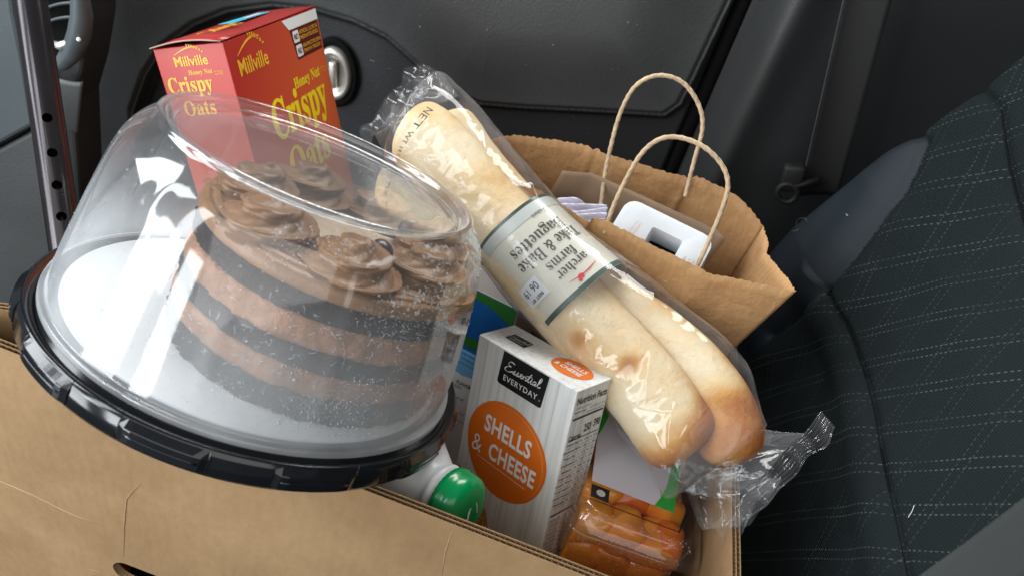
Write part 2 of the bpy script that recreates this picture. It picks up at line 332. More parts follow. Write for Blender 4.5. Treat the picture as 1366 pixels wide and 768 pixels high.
def bread():
    m, t, b = nt('par_baked_bread_crust'); L = t.links; b.inputs['Roughness'].default_value = .62; b.inputs['Specular IOR Level'].default_value = .3
    b.inputs['Subsurface Weight'].default_value = .12; b.inputs['Subsurface Radius'].default_value = (.02,.012,.006); b.inputs['Subsurface Scale'].default_value = .3
    uv = N(t, 'ShaderNodeUVMap'); sp = N(t, 'ShaderNodeSeparateXYZ'); L.new(uv.outputs[0], sp.inputs[0])   # x: toast amount
    tc = N(t, 'ShaderNodeTexCoord'); n1 = N(t, 'ShaderNodeTexNoise', Scale=22, Detail=5); L.new(tc.outputs['Object'], n1.inputs[0])
    n2 = N(t, 'ShaderNodeTexNoise', Scale=110, Detail=8, Roughness=.7); L.new(tc.outputs['Object'], n2.inputs[0])
    a = N(t, 'ShaderNodeMath', operation='ADD'); mu = N(t, 'ShaderNodeMath', operation='MULTIPLY_ADD'); mu.inputs[1].default_value = 1.25; mu.inputs[2].default_value = -.62
    L.new(n1.outputs[0], mu.inputs[0]); L.new(sp.outputs[0], a.inputs[0]); L.new(mu.outputs[0], a.inputs[1])
    rp = N(t, 'ShaderNodeValToRGB'); L.new(a.outputs[0], rp.inputs[0]); e = rp.color_ramp.elements
    e[0].position = .05; e[0].color = (.82,.68,.46,1); e[1].position = .95; e[1].color = (.36,.115,.025,1)
    x = e.new(.35); x.color = (.76,.54,.28,1); x = e.new(.62); x.color = (.58,.29,.08,1)
    L.new(rp.outputs[0], b.inputs['Base Color'])
    bp = N(t, 'ShaderNodeBump', Strength=.9, Distance=.003); L.new(n2.outputs[0], bp.inputs['Height']); L.new(bp.outputs[0], b.inputs['Normal'])
    return m
MAT['bread'] = bread()
MAT['dome'] = film('clear_dome_plastic', rough=.075, fnoise=(9, .16, .46), bump=.10, bscale=14, boost=1.7, fogmap=(.01, 1.35, .095, .22), fogcol=(.90,.94,.97))
MAT['film'] = film('clear_bag_film', fog=.06, rough=.08, fnoise=(30, .02, .12), bump=.10, bscale=60, ior=1.40, boost=.95)
MAT['clam'] = film('clear_clamshell_plastic', fog=.03, rough=.06, fnoise=(20, .01, .06), bump=.15, bscale=50, boost=1.4)
MAT['droplet'] = film('water_droplet', fog=.16, rough=.02, ior=1.33, boost=2.5)
MAT['streak'] = mat('dried_water_streak', (.50,.52,.54), .3, .05, 40)

# ------------------------------------------------------------------ lettering (flat print)
def text_geo(s, h=1.0, bold=0.0, width=None, shear=0, spacing=1.0, align='CENTER'):
    c = bpy.data.curves.new('type', 'FONT'); c.body = s; c.offset = bold; c.shear = shear; c.space_character = spacing; c.resolution_u = 3
    o = bpy.data.objects.new('type', c); COL.objects.link(o); bpy.context.view_layer.update()
    me = o.evaluated_get(bpy.context.evaluated_depsgraph_get()).to_mesh()
    v = np.array([x.co[:2] for x in me.vertices]); f = [tuple(p.vertices) for p in me.polygons]
    bpy.data.objects.remove(o); bpy.data.curves.remove(c)
    lo, hi = v.min(0), v.max(0); v = v-lo; H = hi[1]-lo[1]; W = hi[0]-lo[0]
    k = h/H; v[:, 1] *= k; kx = (width/W) if width else k; v[:, 0] *= kx
    W = W*kx; v[:, 0] -= W/2 if align == 'CENTER' else 0; v[:, 1] -= h/2
    return v, f
def type_part(name, parent, fn, items, material, off=.0003, local=True, label=None):
    """items: (text, x, y, height, kwargs) placed on a face through fn(x, y, offset)"""
    if 1 < len(items) < 8:      # each printed line is a part of its own
        for it in items: o = type_part(name, parent, fn, [it], material, off, local, label)
        return o
    g = G()
    for s, x, y, h, kw in items:
        kw = dict(kw); rot = kw.pop('rot', 0); v, f = text_geo(s, h, **kw)
        ca, sa = math.cos(rot), math.sin(rot)
        g.add([fn(x+a*ca-b*sa, y+a*sa+b*ca, off) for a, b in v], f)
    return part(name, g, material, parent, local=local, smooth=False, label=label)
def poly_part(name, parent, fn, polys, material, off=.0002, local=True, label=None):
    g = G()
    for p in polys: g.add([fn(x, y, off) for x, y in p], [tuple(range(len(p)))])
    return part(name, g, material, parent, local=local, smooth=False, label=label)
def rrect(x0, y0, x1, y1, r, n=4):
    P = []
    for cx, cy_, a0 in ((x1-r, y1-r, 0), (x0+r, y1-r, 90), (x0+r, y0+r, 180), (x1-r, y0+r, 270)):
        for i in range(n+1):
            a = math.radians(a0+90*i/n); P.append((cx+r*math.cos(a), cy_+r*math.sin(a)))
    return P
def disc(cx, cy_, rx, ry, n=40, wob=0, a0=0, a1=2*math.pi):
    return [(cx+rx*(1+wob*math.sin(3*a+1)+wob*.6*math.sin(5*a))*math.cos(a), cy_+ry*(1+wob*math.sin(3*a+1))*math.sin(a)) for a in [a0+(a1-a0)*i/n for i in range(n)]]
def stroke(pts, wd):
    """flat ribbon quads along a 2-D line"""
    out = []
    for i in range(len(pts)-1):
        (x0, y0), (x1, y1) = pts[i], pts[i+1]; L = math.hypot(x1-x0, y1-y0) or 1e-9; w0 = wd[i] if hasattr(wd, '__len__') else wd; w1 = wd[i+1] if hasattr(wd, '__len__') else wd
        nx, ny = -(y1-y0)/L/2, (x1-x0)/L/2
        out.append([(x0-nx*w0, y0-ny*w0), (x1-nx*w1, y1-ny*w1), (x1+nx*w1, y1+ny*w1), (x0+nx*w0, y0+ny*w0)])
    return out
def pose(o, R):
    M = Matrix([[*R[0], o[0]], [*R[1], o[1]], [*R[2], o[2]], [0, 0, 0, 1]]); return M
def ortho(R):
    x = Vector([r[0] for r in R]).normalized(); y = Vector([r[1] for r in R]); y = (y-x*y.dot(x)).normalized(); z = x.cross(y)
    return [[x[i], y[i], z[i]] for i in range(3)]

# ================================================================== THE CAR
floor = G(); floor.box((-1.6, -.9, -1.0), (1.4, 1.3, -.98)); part('floor', floor, MAT['carpet'], smooth=False, kind='structure')
# ---- door panel: a height field on y = DY
DY = .86
edge = [on(px, py, 1, DY) for px, py in [(175,200),(172,150),(190,100),(215,62),(255,33),(300,15),(360,7),(420,13),(470,28),(515,50),(560,90),(600,122),(640,139),(700,144),(800,149),(885,154),(905,140),(925,100),(970,5),(1000,-60)]]
EX = np.array([[p.x, p.z] for p in edge])
def seg_dist(P, Q):
    """distance of points P (n,2) to polyline Q and the side"""
    best = np.full(len(P), 9.); side = np.zeros(len(P))
    for a, b in zip(Q[:-1], Q[1:]):
        ab = b-a; t = np.clip(((P-a)@ab)/(ab@ab), 0, 1); d = P-(a+t[:, None]*ab); n = np.hypot(d[:, 0], d[:, 1])
        m = n < best; best[m] = n[m]; side[m] = (ab[0]*d[:, 1]-ab[1]*d[:, 0])[m]
    return best, side
def dooredge_x(z):  # rear edge of the door, leaning
    a, b = on(905,220,1,DY), on(1000,0,1,DY); return a.x+(z-a.z)*(b.x-a.x)/(b.z-a.z)-.006
nx, nz = 560, 330
zz = np.linspace(-.80, -.14, nz); g = G(); P = []
for j in range(nz):
    xe = dooredge_x(zz[j])
    for x in np.linspace(-.66, xe, nx): P.append((x, zz[j]))
P = np.array(P); d, sd = seg_dist(P, EX); below = sd < 0
h = np.where(below, .016*sstep(0, .012, d), 0)                     # recess below the seam
h += .005*np.exp(-(d/.0024)**2)                                    # seam groove
h += np.where(~below, -.018*sstep(.0, .10, d)*(1-sstep(.1, .35, d)), 0)  # padded swell above
h += .02*sstep(-.55, -.66, P[:, 0])
xe = np.array([dooredge_x(z) for z in P[:, 1]]); h += .02*(1-sstep(0, .012, xe-P[:, 0]))**2
g.add([(p[0], DY+hh, p[1]) for p, hh in zip(P, h)], [(j*nx+i, j*nx+i+1, (j+1)*nx+i+1, (j+1)*nx+i) for j in range(nz-1) for i in range(nx-1)])
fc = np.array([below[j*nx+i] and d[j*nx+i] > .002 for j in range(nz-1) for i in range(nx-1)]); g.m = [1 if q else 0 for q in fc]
door = root('door_lining', 'black moulded door lining behind the groceries, with a curved seam and a satin release handle', 'car door', Vector((-.2, DY, -.9)))
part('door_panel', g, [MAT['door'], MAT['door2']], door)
hc = on(447, 97, 1, DY+.012)
def M_at(c, xa, ya):
    xa = xa.normalized(); ya = (ya-xa*ya.dot(xa)).normalized(); z = xa.cross(ya)
    return Matrix([[xa[i], ya[i], z[i], c[i]] for i in range(3)]+[[0,0,0,1]])
HM = M_at(hc, Vector((1,0,.12)), Vector((-.12,0,1)))
g = G(); g.lathe([(1.0,-.0),(1.0,.10),(.93,.16),(.84,.16),(.78,.08),(.74,-.35),(.0,-.4)], 48, HM @ Matrix.Diagonal((.030,.046,.030,1))); rim_h = part('handle_surround', g, MAT['gap'], door, angle=40)
g = G(); g.lathe([(.76,-.15),(.75,.28),(.66,.40),(.54,.34),(.44,.10),(.0,.05)], 48, HM @ Matrix.Diagonal((.030,.046,.026,1))); hb = part('release_handle', g, MAT['chrome'], door, angle=50)
g = G(); g.box((-.0045,-.017,.002), (.0045,.017,.011), M=HM); part('finger_tab', g, MAT['chrome'], hb, bevel=.002)
# dust specks lying on the lining
g = G()
for px, py in [(495,81),(560,36),(650,40),(905,108),(738,60),(838,30),(498,82)]:
    p = on(px, py, 1, DY-.0185 if py < 90 else DY-.01); g.ball(p, .0006, 4, 6)
for _ in range(160):
    x, z = random.uniform(-.60, .05), random.uniform(-.62, -.22); g.ball((x, DY-.0185*(1 if z > -.40 else -.8), z), random.uniform(.0002, .0004), 3, 5)
part('dust_specks', g, MAT['hair'], door, kind='stuff')
# ---- pillar trim, belt, rear quarter
pil = root('pillar_trim', 'black grained plastic pillar trim between the door lining and the belt', 'car trim', Vector((.2, .9, -.9)))
g = G()
def pilf(u, v):
    z = -.95+v*.95; a = dooredge_x(z)+.012; wdt = .34
    x = a+u*wdt; y = .855+.03*(1-sstep(0, .05, u*wdt))**2 - .022*math.exp(-((u*wdt-.035)/.028)**2)+.05*float(sstep(.10, .34, u*wdt))
    return (x, y, z)
g.grid(pilf, 70, 60); part('trim_panel', g, MAT['trim'], pil, solid=0)
g = G(); g.tube([(dooredge_x(z)+.004, .885, z) for z in np.linspace(-.95, 0, 30)], .009, 10); part('door_seal', g, MAT['gap'], pil)
g = G(); g.box((-1.5,1.0,-1.0),(1.3,1.02,.12)); part('body_side', g, MAT['gap'], smooth=False, kind='structure')
belt = root('seat_belt', 'black seat belt webbing hanging down behind the backrest to its floor anchor', 'seat belt', on(1075, 240, 1, .80))
pa, pb = on(1066,262,1,.80), on(1134,-40,1,.80); qa, qb = on(1118,262,1,.80), on(1200,-40,1,.80)
g = G(); g.grid(lambda u, v: Vector(pa.lerp(pb, v)).lerp(Vector(qa.lerp(qb, v)), u)+Vector((0, .004*math.sin(u*3.1+v), 0)), 10, 40); part('webbing', g, MAT['belt'], belt, solid=.0014)
g = G(); g.tube([pa.lerp(pb, t)+Vector((-.0002,-.0014,0)) for t in np.linspace(0,1,12)], .0006, 6); part('edge_thread', g, MAT['thread'], belt)
g = G(); c = on(1056, 238, 1, .79)
g.box((-.011,-.006,-.016), (.012,.010,.016), M=M_at(c, Vector((1,0,.25)), Vector((0,1,0)))); part('anchor_sleeve', g, MAT['belt'], belt, bevel=.004)
g = G(); g.tube([on(1050+13*math.cos(a), 258+12*math.sin(a), 1, .785) for a in np.linspace(0, 2*math.pi, 24)], (.0032), 10, cap=False); part('anchor_loop', g, MAT['belt'], belt)
g = G(); g.tube([on(1042,250,1,.787), on(1066,247,1,.787), on(1092,240,1,.792)], .004, 10); part('anchor_bolt', g, MAT['belt'], belt)
rq = root('rear_quarter_trim', 'black rear side trim with a pale ridge beyond the belt, top right', 'car trim', on(1215, 170, 1, .92))
ridge = [on(px, py, 1, .90) for px, py in [(1200,205),(1222,160),(1238,128),(1254,90),(1274,35),(1300,-40)]]
def rqf(u, v):
    k = u*(len(ridge)-1); i = min(int(k), len(ridge)-2); p = ridge[i].lerp(ridge[i+1], k-i)
    s = (v-.12)*.35; return p+Vector((s, .10*abs(v-.12)**.8*(2.2 if v < .12 else .55), -.25*s))
g = G(); g.grid(rqf, 40, 40); part('ridged_panel', g, MAT['trim'], rq)
# ---- dashboard with the air vent
dash = root('dashboard', 'dark grey dashboard end with a glovebox gap at the far left edge', 'dashboard', on(10, 300, 1, .66))
def ondash(px, py, o=0): return on(px, py, 1, .66+o)
def plate(pts, th, name, m, par, bev=.004):
    g = G(); n = len(pts); g.add(list(pts)+[p+Vector((0, th, 0)) for p in pts], [tuple(range(n)), tuple(range(n, 2*n))[::-1]]+[(i, (i+1) % n+0, (i+1) % n+n, i+n) for i in range(n)])
    bm = bmesh.new(); o = part(name, g, m, par, smooth=False, bevel=bev); bm.from_mesh(o.data); bmesh.ops.recalc_face_normals(bm, faces=bm.faces); bm.to_mesh(o.data); bm.free(); return o
plate([ondash(*p) for p in [(-120,-60),(8,-60),(18,20),(32,90),(44,168),(0,192),(-120,258)]], .05, 'upper_panel', MAT['dash'], dash)
plate([ondash(*p, .004) for p in [(-120,266),(0,199),(45,175),(60,250),(70,330),(60,460),(-120,500)]], .05, 'glovebox_lid', MAT['door'], dash)
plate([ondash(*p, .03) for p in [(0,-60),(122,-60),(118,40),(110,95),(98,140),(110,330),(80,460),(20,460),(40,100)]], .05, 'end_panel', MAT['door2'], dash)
vent = root('air_vent', 'black air vent with curved slats and a chrome slider beside the cane', 'air vent', ondash(88, 60, -.01))
g = G(); g.tube([ondash(px, py, .0) for px, py in [(50,-60),(98,-60),(106,-10),(109,20),(106,45),(96,70),(84,84),(66,88)]], [.005,.006,.008,.010,.011,.010,.008,.006], 12); part('vent_frame', g, MAT['dash'], vent)
g = G(); g.add([ondash(px, py, .022) for px, py in [(40,-60),(104,-60),(108,20),(98,75),(60,92)]], [(0,1,2,3,4)]); part('vent_back', g, MAT['gap'], vent, smooth=False)
for y0 in (-12, 8, 27):
    g = G(); g.grid(lambda u, v: ondash(56+u*44, y0+5-u*9-3*math.sin(u*3)+v*3, .004+v*.012), 10, 3); part('slat', g, MAT['dash'], vent, solid=.0022)
g = G(); g.tube([ondash(70, 58, -.004), ondash(80, 62, -.006), ondash(97, 55, -.005)], [.0025,.0045,.003], 12); part('slider', g, MAT['chrome'], vent)
g = G(); g.ball(ondash(105, 53, -.011), .0022, 6, 10); part('indicator', g, MAT['sticker'], vent)
g = G(); g.grid(lambda u, v: ondash(62+u*48-6*v, 100+v*70+10*math.sin(u*1.6), .006+.03*v*v), 12, 12); part('lower_cowl', g, MAT['door'], vent, solid=.002)

def spline(P_, t):
    k = t*(len(P_)-1); i = min(int(k), len(P_)-2); t = k-i; q0, q1, q2, q3 = P_[max(i-1,0)], P_[i], P_[i+1], P_[min(i+2,len(P_)-1)]
    return .5*((2*q1)+(q2-q0)*t+(2*q0-5*q1+4*q2-q3)*t*t+(3*q1-q0-3*q2+q3)*t**3)

# ---- seat
seat = root('passenger_seat', 'dark cloth passenger seat with dashed diamond stitching and piped backrest', 'car seat', Vector((.1, .45, -.9)))
SE = [(-.75,.225),(-.62,.222),(-.5,.235),(-.41,.252),(-.327,.283),(-.26,.322),(-.172,.352),(-.05,.395),(.08,.44)]
SEz = np.array([a for a, b in SE]); SEx = np.array([b for a, b in SE]); YE = .74
def seat_x(y, z):
    q = YE-y; x0 = np.interp(z, SEz, SEx)
    return x0 + .050*sstep(.0, .17, q) + .16*(1-np.clip(q/.035, 0, 1))**3*.25
ys = np.linspace(YE, -.12, 330); zs = np.linspace(-.72, .06, 330)
Y, Z = np.meshgrid(ys, zs, indexing='ij'); X = seat_x(Y, Z)
def ray_seat(px, py):
    d = U(px, py, 1.0); lo, hi = .2, 1.6
    for _ in range(50):
        k = (lo+hi)/2; p = d*k
        if p.x > seat_x(p.y, p.z): hi = k
        else: lo = k
    return d*lo
sA = [ray_seat(*p) for p in [(1246,142),(1243,165),(1236,190),(1222,225),(1205,258),(1165,310),(1141,342),(1102,388),(1070,418),(1032,446)]]
sB = [ray_seat(*p) for p in [(1102,388),(1118,415),(1133,451),(1152,507),(1163,555),(1171,607),(1188,685),(1203,758),(1212,800)]]
sC = [ray_seat(*p) for p in [(1326,84),(1331,146),(1336,185),(1342,221),(1352,262),(1366,310),(1385,350)]]
PZ = np.stack([Y.ravel(), Z.ravel()], 1); groove = np.zeros(len(PZ)); dist = {}
for nme, s in (('A', sA), ('B', sB), ('C', sC)):
    q = np.array([[p.y, p.z] for p in s]); dd, ss = seg_dist(PZ, q); dist[nme] = (dd, ss); groove += .0045*np.exp(-(dd/.0045)**2)
X = X.ravel()+groove
# puff: the panel left of seam B stands a little proud
X -= .006*np.exp(-((dist['B'][0]-.018)/.016)**2)*(dist['B'][1] > 0)
X -= .005*np.exp(-((dist['A'][0]-.022)/.02)**2)
sA2 = np.array([[p.y, p.z] for p in sA]); 
ddA, ssA = dist['A']
pix = []
for x, y, z in zip(X, PZ[:, 0], PZ[:, 1]):
    p = Vector((x, y, z)); k = p.dot(_f); pix.append((683+FPX*p.dot(_r)/k, 384-FPX*p.dot(_u)/k) if k > .05 else (9999, 9999))
pix = np.array(pix)
A_py = np.interp(pix[:, 0], [900,1032,1070,1102,1141,1165,1205,1222,1236,1243,1246], [560,446,418,388,342,310,258,225,190,165,142])
bol = (pix[:, 0] < 1246) & (pix[:, 1] < A_py) & (PZ[:, 0] > .2)
n = 330; g = G(); g.add(list(zip(X, PZ[:, 0], PZ[:, 1])), [(i*n+j, i*n+j+1, (i+1)*n+j+1, (i+1)*n+j) for i in range(n-1) for j in range(n-1)])
g.m = [1 if bol[i*n+j] else 0 for i in range(n-1) for j in range(n-1)]
UVs = np.stack([-PZ[:, 0]*1.03, PZ[:, 1]*1.06], 1)
back = part('backrest', g, [MAT['stitched'], MAT['bolster']], seat, uv=UVs)
g = G(); ez = np.linspace(-.7, .05, 60)
g.grid(lambda u, v: Vector((float(seat_x(YE, -.7+.75*u))+.22*v, YE+.012*math.sin(v*3.1), -.7+.75*u)), 60, 12); part('backrest_side', g, MAT['bolster'], seat)
g = G(); g.tube([Vector((float(seat_x(YE-.0, z))-.001, YE+.001, z)) for z in np.linspace(-.7,.05,80)], .0032, 8); part('piping', g, MAT['bolster'], seat)
for s in (sA, sB, sC):
    g = G(); s = [p for p in s if p.y < YE-.03]; pp = [Vector((float(seat_x(p.y, p.z))+.0035, p.y, p.z)) for p in s]
    fine = [pp[i].lerp(pp[i+1], k/4) for i in range(len(pp)-1) for k in range(4)]+[pp[-1]]
    g.tube(fine, .0009, 6); part('seam', g, MAT['gap'], seat)
g = G(); rr = .05
g.grid(lambda u, v: Vector((-.55+.80*v, -.05+.85*u, -.815-.03*math.cos((u-.5)*3)*1 + (.03*abs(2*u-1)**3) )), 30, 30); part('seat_cushion', g, MAT['stitched'], seat, uv=np.array([(i/29*.8, j/29*.8) for i in range(30) for j in range(30)]))
# lint and hairs on the cloth, each lying on the backrest
def lint(pts, r=.0003):
    P = [ray_seat(*p)-Vector((.0008,0,0)) for p in pts]; g = G(); P = [spline(P, i/24) for i in range(25)]; g.tube(P, r, 5)
    return part('lint_hair', g, MAT['hair'], seat)
lint([(1058,309),(1066,306),(1063,298),(1067,292),(1075,292),(1078,297)], .00013)
lint([(1122,275),(1128,284),(1137,293)], .0003); lint([(1135,254),(1138,263),(1143,269)], .00028)
lint([(1213,690),(1218,682),(1221,674)], .0003)
# ---- lap strap at the lower right
strap = root('lap_belt', 'grey black ribbed belt webbing crossing the lower right corner', 'seat belt', U(1366, 760, .36))
sa = [U(1195,790,.40), U(1290,722,.385), U(1366,664,.37), U(1450,600,.355)]; sb_ = [U(1290,850,.375), U(1345,790,.365), U(1400,742,.355), U(1480,675,.345)]
def strapf(u, v):
    k = u*3; i = min(int(k), 2); t = k-i; return sa[i].lerp(sa[i+1], t).lerp(sb_[i].lerp(sb_[i+1], t), v)
g = G(); g.grid(strapf, 30, 8)
def ribbed():
    m, t, b = nt('ribbed_webbing'); L = t.links; b.inputs['Roughness'].default_value = .7
    uv = N(t, 'ShaderNodeUVMap'); wv = N(t, 'ShaderNodeTexWave', Scale=22, Distortion=.6); wv.bands_direction = 'DIAGONAL'; L.new(uv.outputs[0], wv.inputs[0])
    rp = N(t, 'ShaderNodeValToRGB'); L.new(wv.outputs[0], rp.inputs[0]); rp.color_ramp.elements[0].color = (.012,.0145,.014,1); rp.color_ramp.elements[1].color = (.022,.026,.025,1); L.new(rp.outputs[0], b.inputs[0])
    bp = N(t, 'ShaderNodeBump', Strength=.4, Distance=.0008); L.new(wv.outputs[0], bp.inputs['Height']); L.new(bp.outputs[0], b.inputs['Normal']); return m
part('webbing', g, ribbed(), strap, solid=.0014, uv=np.array([(i/29*3, j/7) for i in range(30) for j in range(8)]))

# ---- cane (an adjustable black tube with a row of holes)
c0, c1 = U(30,-70,.60), U(98,400,.60); ax = (c1-c0).normalized()
cane = root('walking_cane', 'glossy black adjustable cane tube with a row of round holes at the left', 'walking cane', c1)
def tubemesh(r, a, b, n=40):
    g = G(); g.tube([a, b], r, n); return g
outer = part('shaft', tubemesh(.0118, c0, c1), MAT['cane'], cane, angle=50)
import_inv = ROOTM[cane.name].inverted()
def tmp(g):
    me = bpy.data.meshes.new('cutter'); me.from_pydata([tuple(import_inv @ Vector(v)) for v in g.v], [], g.f); me.update(); o = bpy.data.objects.new('cutter', me); COL.objects.link(o); o.matrix_world = ROOTM[cane.name]; return o
cut = G(); cut.tube([c0-ax*.05, c1+ax*.05], .0100, 40); cuts = [tmp(cut)]
for px, py in [(60,163),(69,208),(75,251),(82,292),(88,331),(53,118-400)]:
    # the point of the axis nearest that sight line
    best = min((c0.lerp(c1, k/400) for k in range(-40, 441)), key=lambda p: abs(384-FPX*p.dot(_u)/p.dot(_f)-py))
    dirv = -(best.normalized()); dirv = (dirv-ax*dirv.dot(ax)).normalized(); hz = G(); hz.tube([best+dirv*.0, best+dirv*.03], .0036, 24); cuts.append(tmp(hz))
for c in cuts:
    b = outer.modifiers.new('cut', 'BOOLEAN'); b.operation = 'DIFFERENCE'; b.object = c; b.solver = 'EXACT'
def bake(o, cutters):
    dg = bpy.context.evaluated_depsgraph_get(); bpy.context.view_layer.update()
    me = bpy.data.meshes.new_from_object(o.evaluated_get(dg)); o.modifiers.clear(); o.data = me
    for c in cutters: bpy.data.objects.remove(c)
bpy.context.view_layer.update(); bake(outer, cuts)
for e in outer.data.polygons: e.use_smooth = True
outer.data.set_sharp_from_angle(angle=math.radians(40))

# ================================================================== CARDBOARD BOX
ZT, ZB = -.42, -.80
plan = [(-.41,.296,-.415),(.196,.262,-.424),(.212,.62,-.452),(.206,.765,-.57),(-.285,.775,-.57),(-.289,.56,-.47),(-.292,.40,-.428),(-.309,.327,-.420)]
boxr = root('cardboard_box', 'large open brown corrugated cardboard box holding all the groceries on the seat', 'cardboard box', Vector((-.05,.44,ZB)))
TH = .0062
def wall(a, b, name='wall_panel', hole=None):
    A = Vector(a[:2]+(0,)); B = Vector(b[:2]+(0,)); t = (B-A).normalized(); nrm = Vector((-t.y, t.x, 0)); L = (B-A).length  # inward normal
    g = G(); ins = .010
    def prism(o0, o1, z0, ztopoff, mi=0, e0=0, e1=0):
        vs = []
        for s, zt in ((e0, a[2]), (L-e1, b[2])):
            p = A+t*s
            for o in (o0, o1):
                q = p+nrm*o; vs += [(q.x, q.y, z0), (q.x, q.y, zt+ztopoff)]
        g.add(vs, [(0,1,3,2),(4,6,7,5),(0,4,5,1),(2,3,7,6),(1,5,7,3),(0,2,6,4)], mi)
    if hole:
        prism(0, TH, ZB, -ins)
    else: prism(0, TH, ZB, -ins)
    o = part(name, g, MAT['card'], boxr, smooth=False)
    g2 = G(); G_, g = g, g2
    for o0 in (0, .0029, .0058):
        vs = []
        for s_, zt in ((0, a[2]), (L, b[2])):
            for o_ in (o0, o0+.0004):
                q = A+t*s_+nrm*o_; vs += [(q.x, q.y, zt-ins), (q.x, q.y, zt)]
        g2.add(vs, [(0,1,3,2),(4,6,7,5),(0,4,5,1),(2,3,7,6),(1,5,7,3),(0,2,6,4)])
    # two rows of flutes
    for row, (q0, q1) in enumerate(((.0004,.0029),(.0033,.0058))):
        pitch = .0042 if row == 0 else .0034; m = int(L/pitch*6); vs = []
        for i in range(m+1):
            s = i/m*L; ph = s/pitch*2*math.pi; o_ = (q0+q1)/2+(q1-q0)/2*math.sin(ph)*1.0; p = A+t*s+nrm*o_; zt = a[2]+(b[2]-a[2])*s/L-.0004+random.uniform(-.0002,.0001)
            vs += [(p.x, p.y, zt), (p.x, p.y, zt-.0096)]
        g2.add(vs, [(2*i, 2*i+2, 2*i+3, 2*i+1) for i in range(m)])
    e = part('corrugated_edge', g2, MAT['card'], o, smooth=False)
    e['kind'] = 'stuff'
    return o
wf = wall(plan[0], plan[1], hole=True)
for i in range(1, len(plan)-1): wall(plan[i], plan[i+1])
wall(plan[-1], plan[0])
g = G(); g.add([(p[0], p[1], ZB+.002) for p in plan], [tuple(range(len(plan)))]); part('box_floor', g, MAT['card'], boxr, smooth=False, solid=.004)
# hand hole
hcn = on(168, 771, 1, .281); tdir = (Vector(plan[1][:2]+(0,))-Vector(plan[0][:2]+(0,))).normalized()
cutter = G(); cm = M_at(hcn+tdir*.034, tdir, Vector((0,0,1)))
pts = [(cm @ Vector((x, y, zq))) for zq in (-.04, .04) for x, y in [( .034+.0145*math.cos(a) if math.cos(a) > 0 else -.034+.0145*math.cos(a), .0145*math.sin(a)) for a in np.linspace(0, 2*math.pi, 33)[:-1]]]
cutter.add(pts, [tuple(range(32))[::-1], tuple(range(32, 64))]+[(i, (i+1) % 32, (i+1) % 32+32, i+32) for i in range(32)])
import_inv = ROOTM[boxr.name].inverted()
me = bpy.data.meshes.new('cutter'); me.from_pydata([tuple(import_inv @ v) for v in map(Vector, cutter.v)], [], cutter.f); co = bpy.data.objects.new('cutter', me); COL.objects.link(co); co.matrix_world = ROOTM[boxr.name]
bm = bmesh.new(); bm.from_mesh(me); bmesh.ops.recalc_face_normals(bm, faces=bm.faces); bm.to_mesh(me); bm.free()
bm = bmesh.new(); bm.from_mesh(wf.data); bmesh.ops.recalc_face_normals(bm, faces=bm.faces); bm.to_mesh(wf.data); bm.free()
b = wf.modifiers.new('cut', 'BOOLEAN'); b.operation = 'DIFFERENCE'; b.object = co; b.solver = 'EXACT'
bpy.context.view_layer.update(); bake(wf, [co])
# creases and scuffs pressed in the front wall
def onwall(px, py, off=0):
    A = Vector(plan[0][:2]+(0,)); nrm = Vector((-tdir.y, tdir.x, 0)); d = U(px, py, 1.0); k = (A.dot(nrm)-off)/d.dot(nrm); return d*k
for pts, wd, m in ([(0,641),(45,660),(95,685),(142,702)], .0005, 'flute'), ([(187,645),(176,656),(169,665),(166,700),(165,742)], .0005, 'crease'), ([(120,759),(133,762)], .0005, 'flute'), ([(603,708),(594,735),(588,775)], .0004, 'flute'):
    g = G(); g.tube([onwall(*p, .0) for p in pts], [wd*.5]+[wd]*(len(pts)-2)+[wd*.3], 5)
    part('crease', g, MAT['card'] if m == 'crease' else MAT['flute'], wf)

# ================================================================== CAKE CARRIER
CC = Vector((-.1551, .3662, -.4140)); CA = Vector((.126, .3805, .9162)).normalized()
ex = Vector((1, 0, 0)); ex = (ex-CA*ex.dot(CA)).normalized(); CM = M_at(CC, ex, CA.cross(ex))
cake_box = root('cake_carrier', 'round black cake tray under a misted clear plastic dome, propped on the box front', 'cake carrier', CM)
def rimf(a, i): return 1
g = G()
g.lathe([(.0,-.012),(.128,-.012),(.131,-.004),(.132,.001),(.1365,.001),(.1375,-.004),(.1405,-.004),(.1435,.000),(.1455,-.001),(.1465,-.005),(.1468,-.015),(.145,-.018),(.137,-.018),(.130,-.016),(.0,-.016)], 160)
part('tray', g, MAT['black_plastic'], cake_box, local=True, angle=35)
for k in range(11):   # grip lugs round the skirt
    a0 = 2*math.pi*(k+.35)/11; g = G(); w_ = .17
    vs = []
    for i in range(13):
        a = a0+w_*(i/6-1); e = .0022*min(1, (1-abs(i/6-1))*5)
        for r_, z_ in ((.1440,-.0165),(.1466+e,-.0150),(.1470+e,-.0060),(.1452,-.0015+.0003)): vs.append((r_*math.cos(a), r_*math.sin(a), z_))
    g.add(vs, [(i*4+j, i*4+(j+1) % 4, (i+1)*4+(j+1) % 4, (i+1)*4+j) for i in range(12) for j in range(4)]+[(0,1,2,3),(51,50,49,48)])
    part('grip_lug', g, MAT['black_plastic'], cake_box, local=True, bevel=.0006, smooth=False)
    g = G(); g.tube([((.1488)*math.cos(a0+w_*q), .1488*math.sin(a0+w_*q), -.0100) for q in np.linspace(-.8,.8,9)], .0007, 6); part('moulded_rib', g, MAT['black_plastic'], cake_box, local=True)
g = G(); g.lathe([(0,.0012),(.1255,.0012),(.1262,.0018),(.1262,.0034),(.1255,.0040),(0,.0040)], 96); part('cake_board', g, MAT['board'], cake_box, local=True, angle=40)
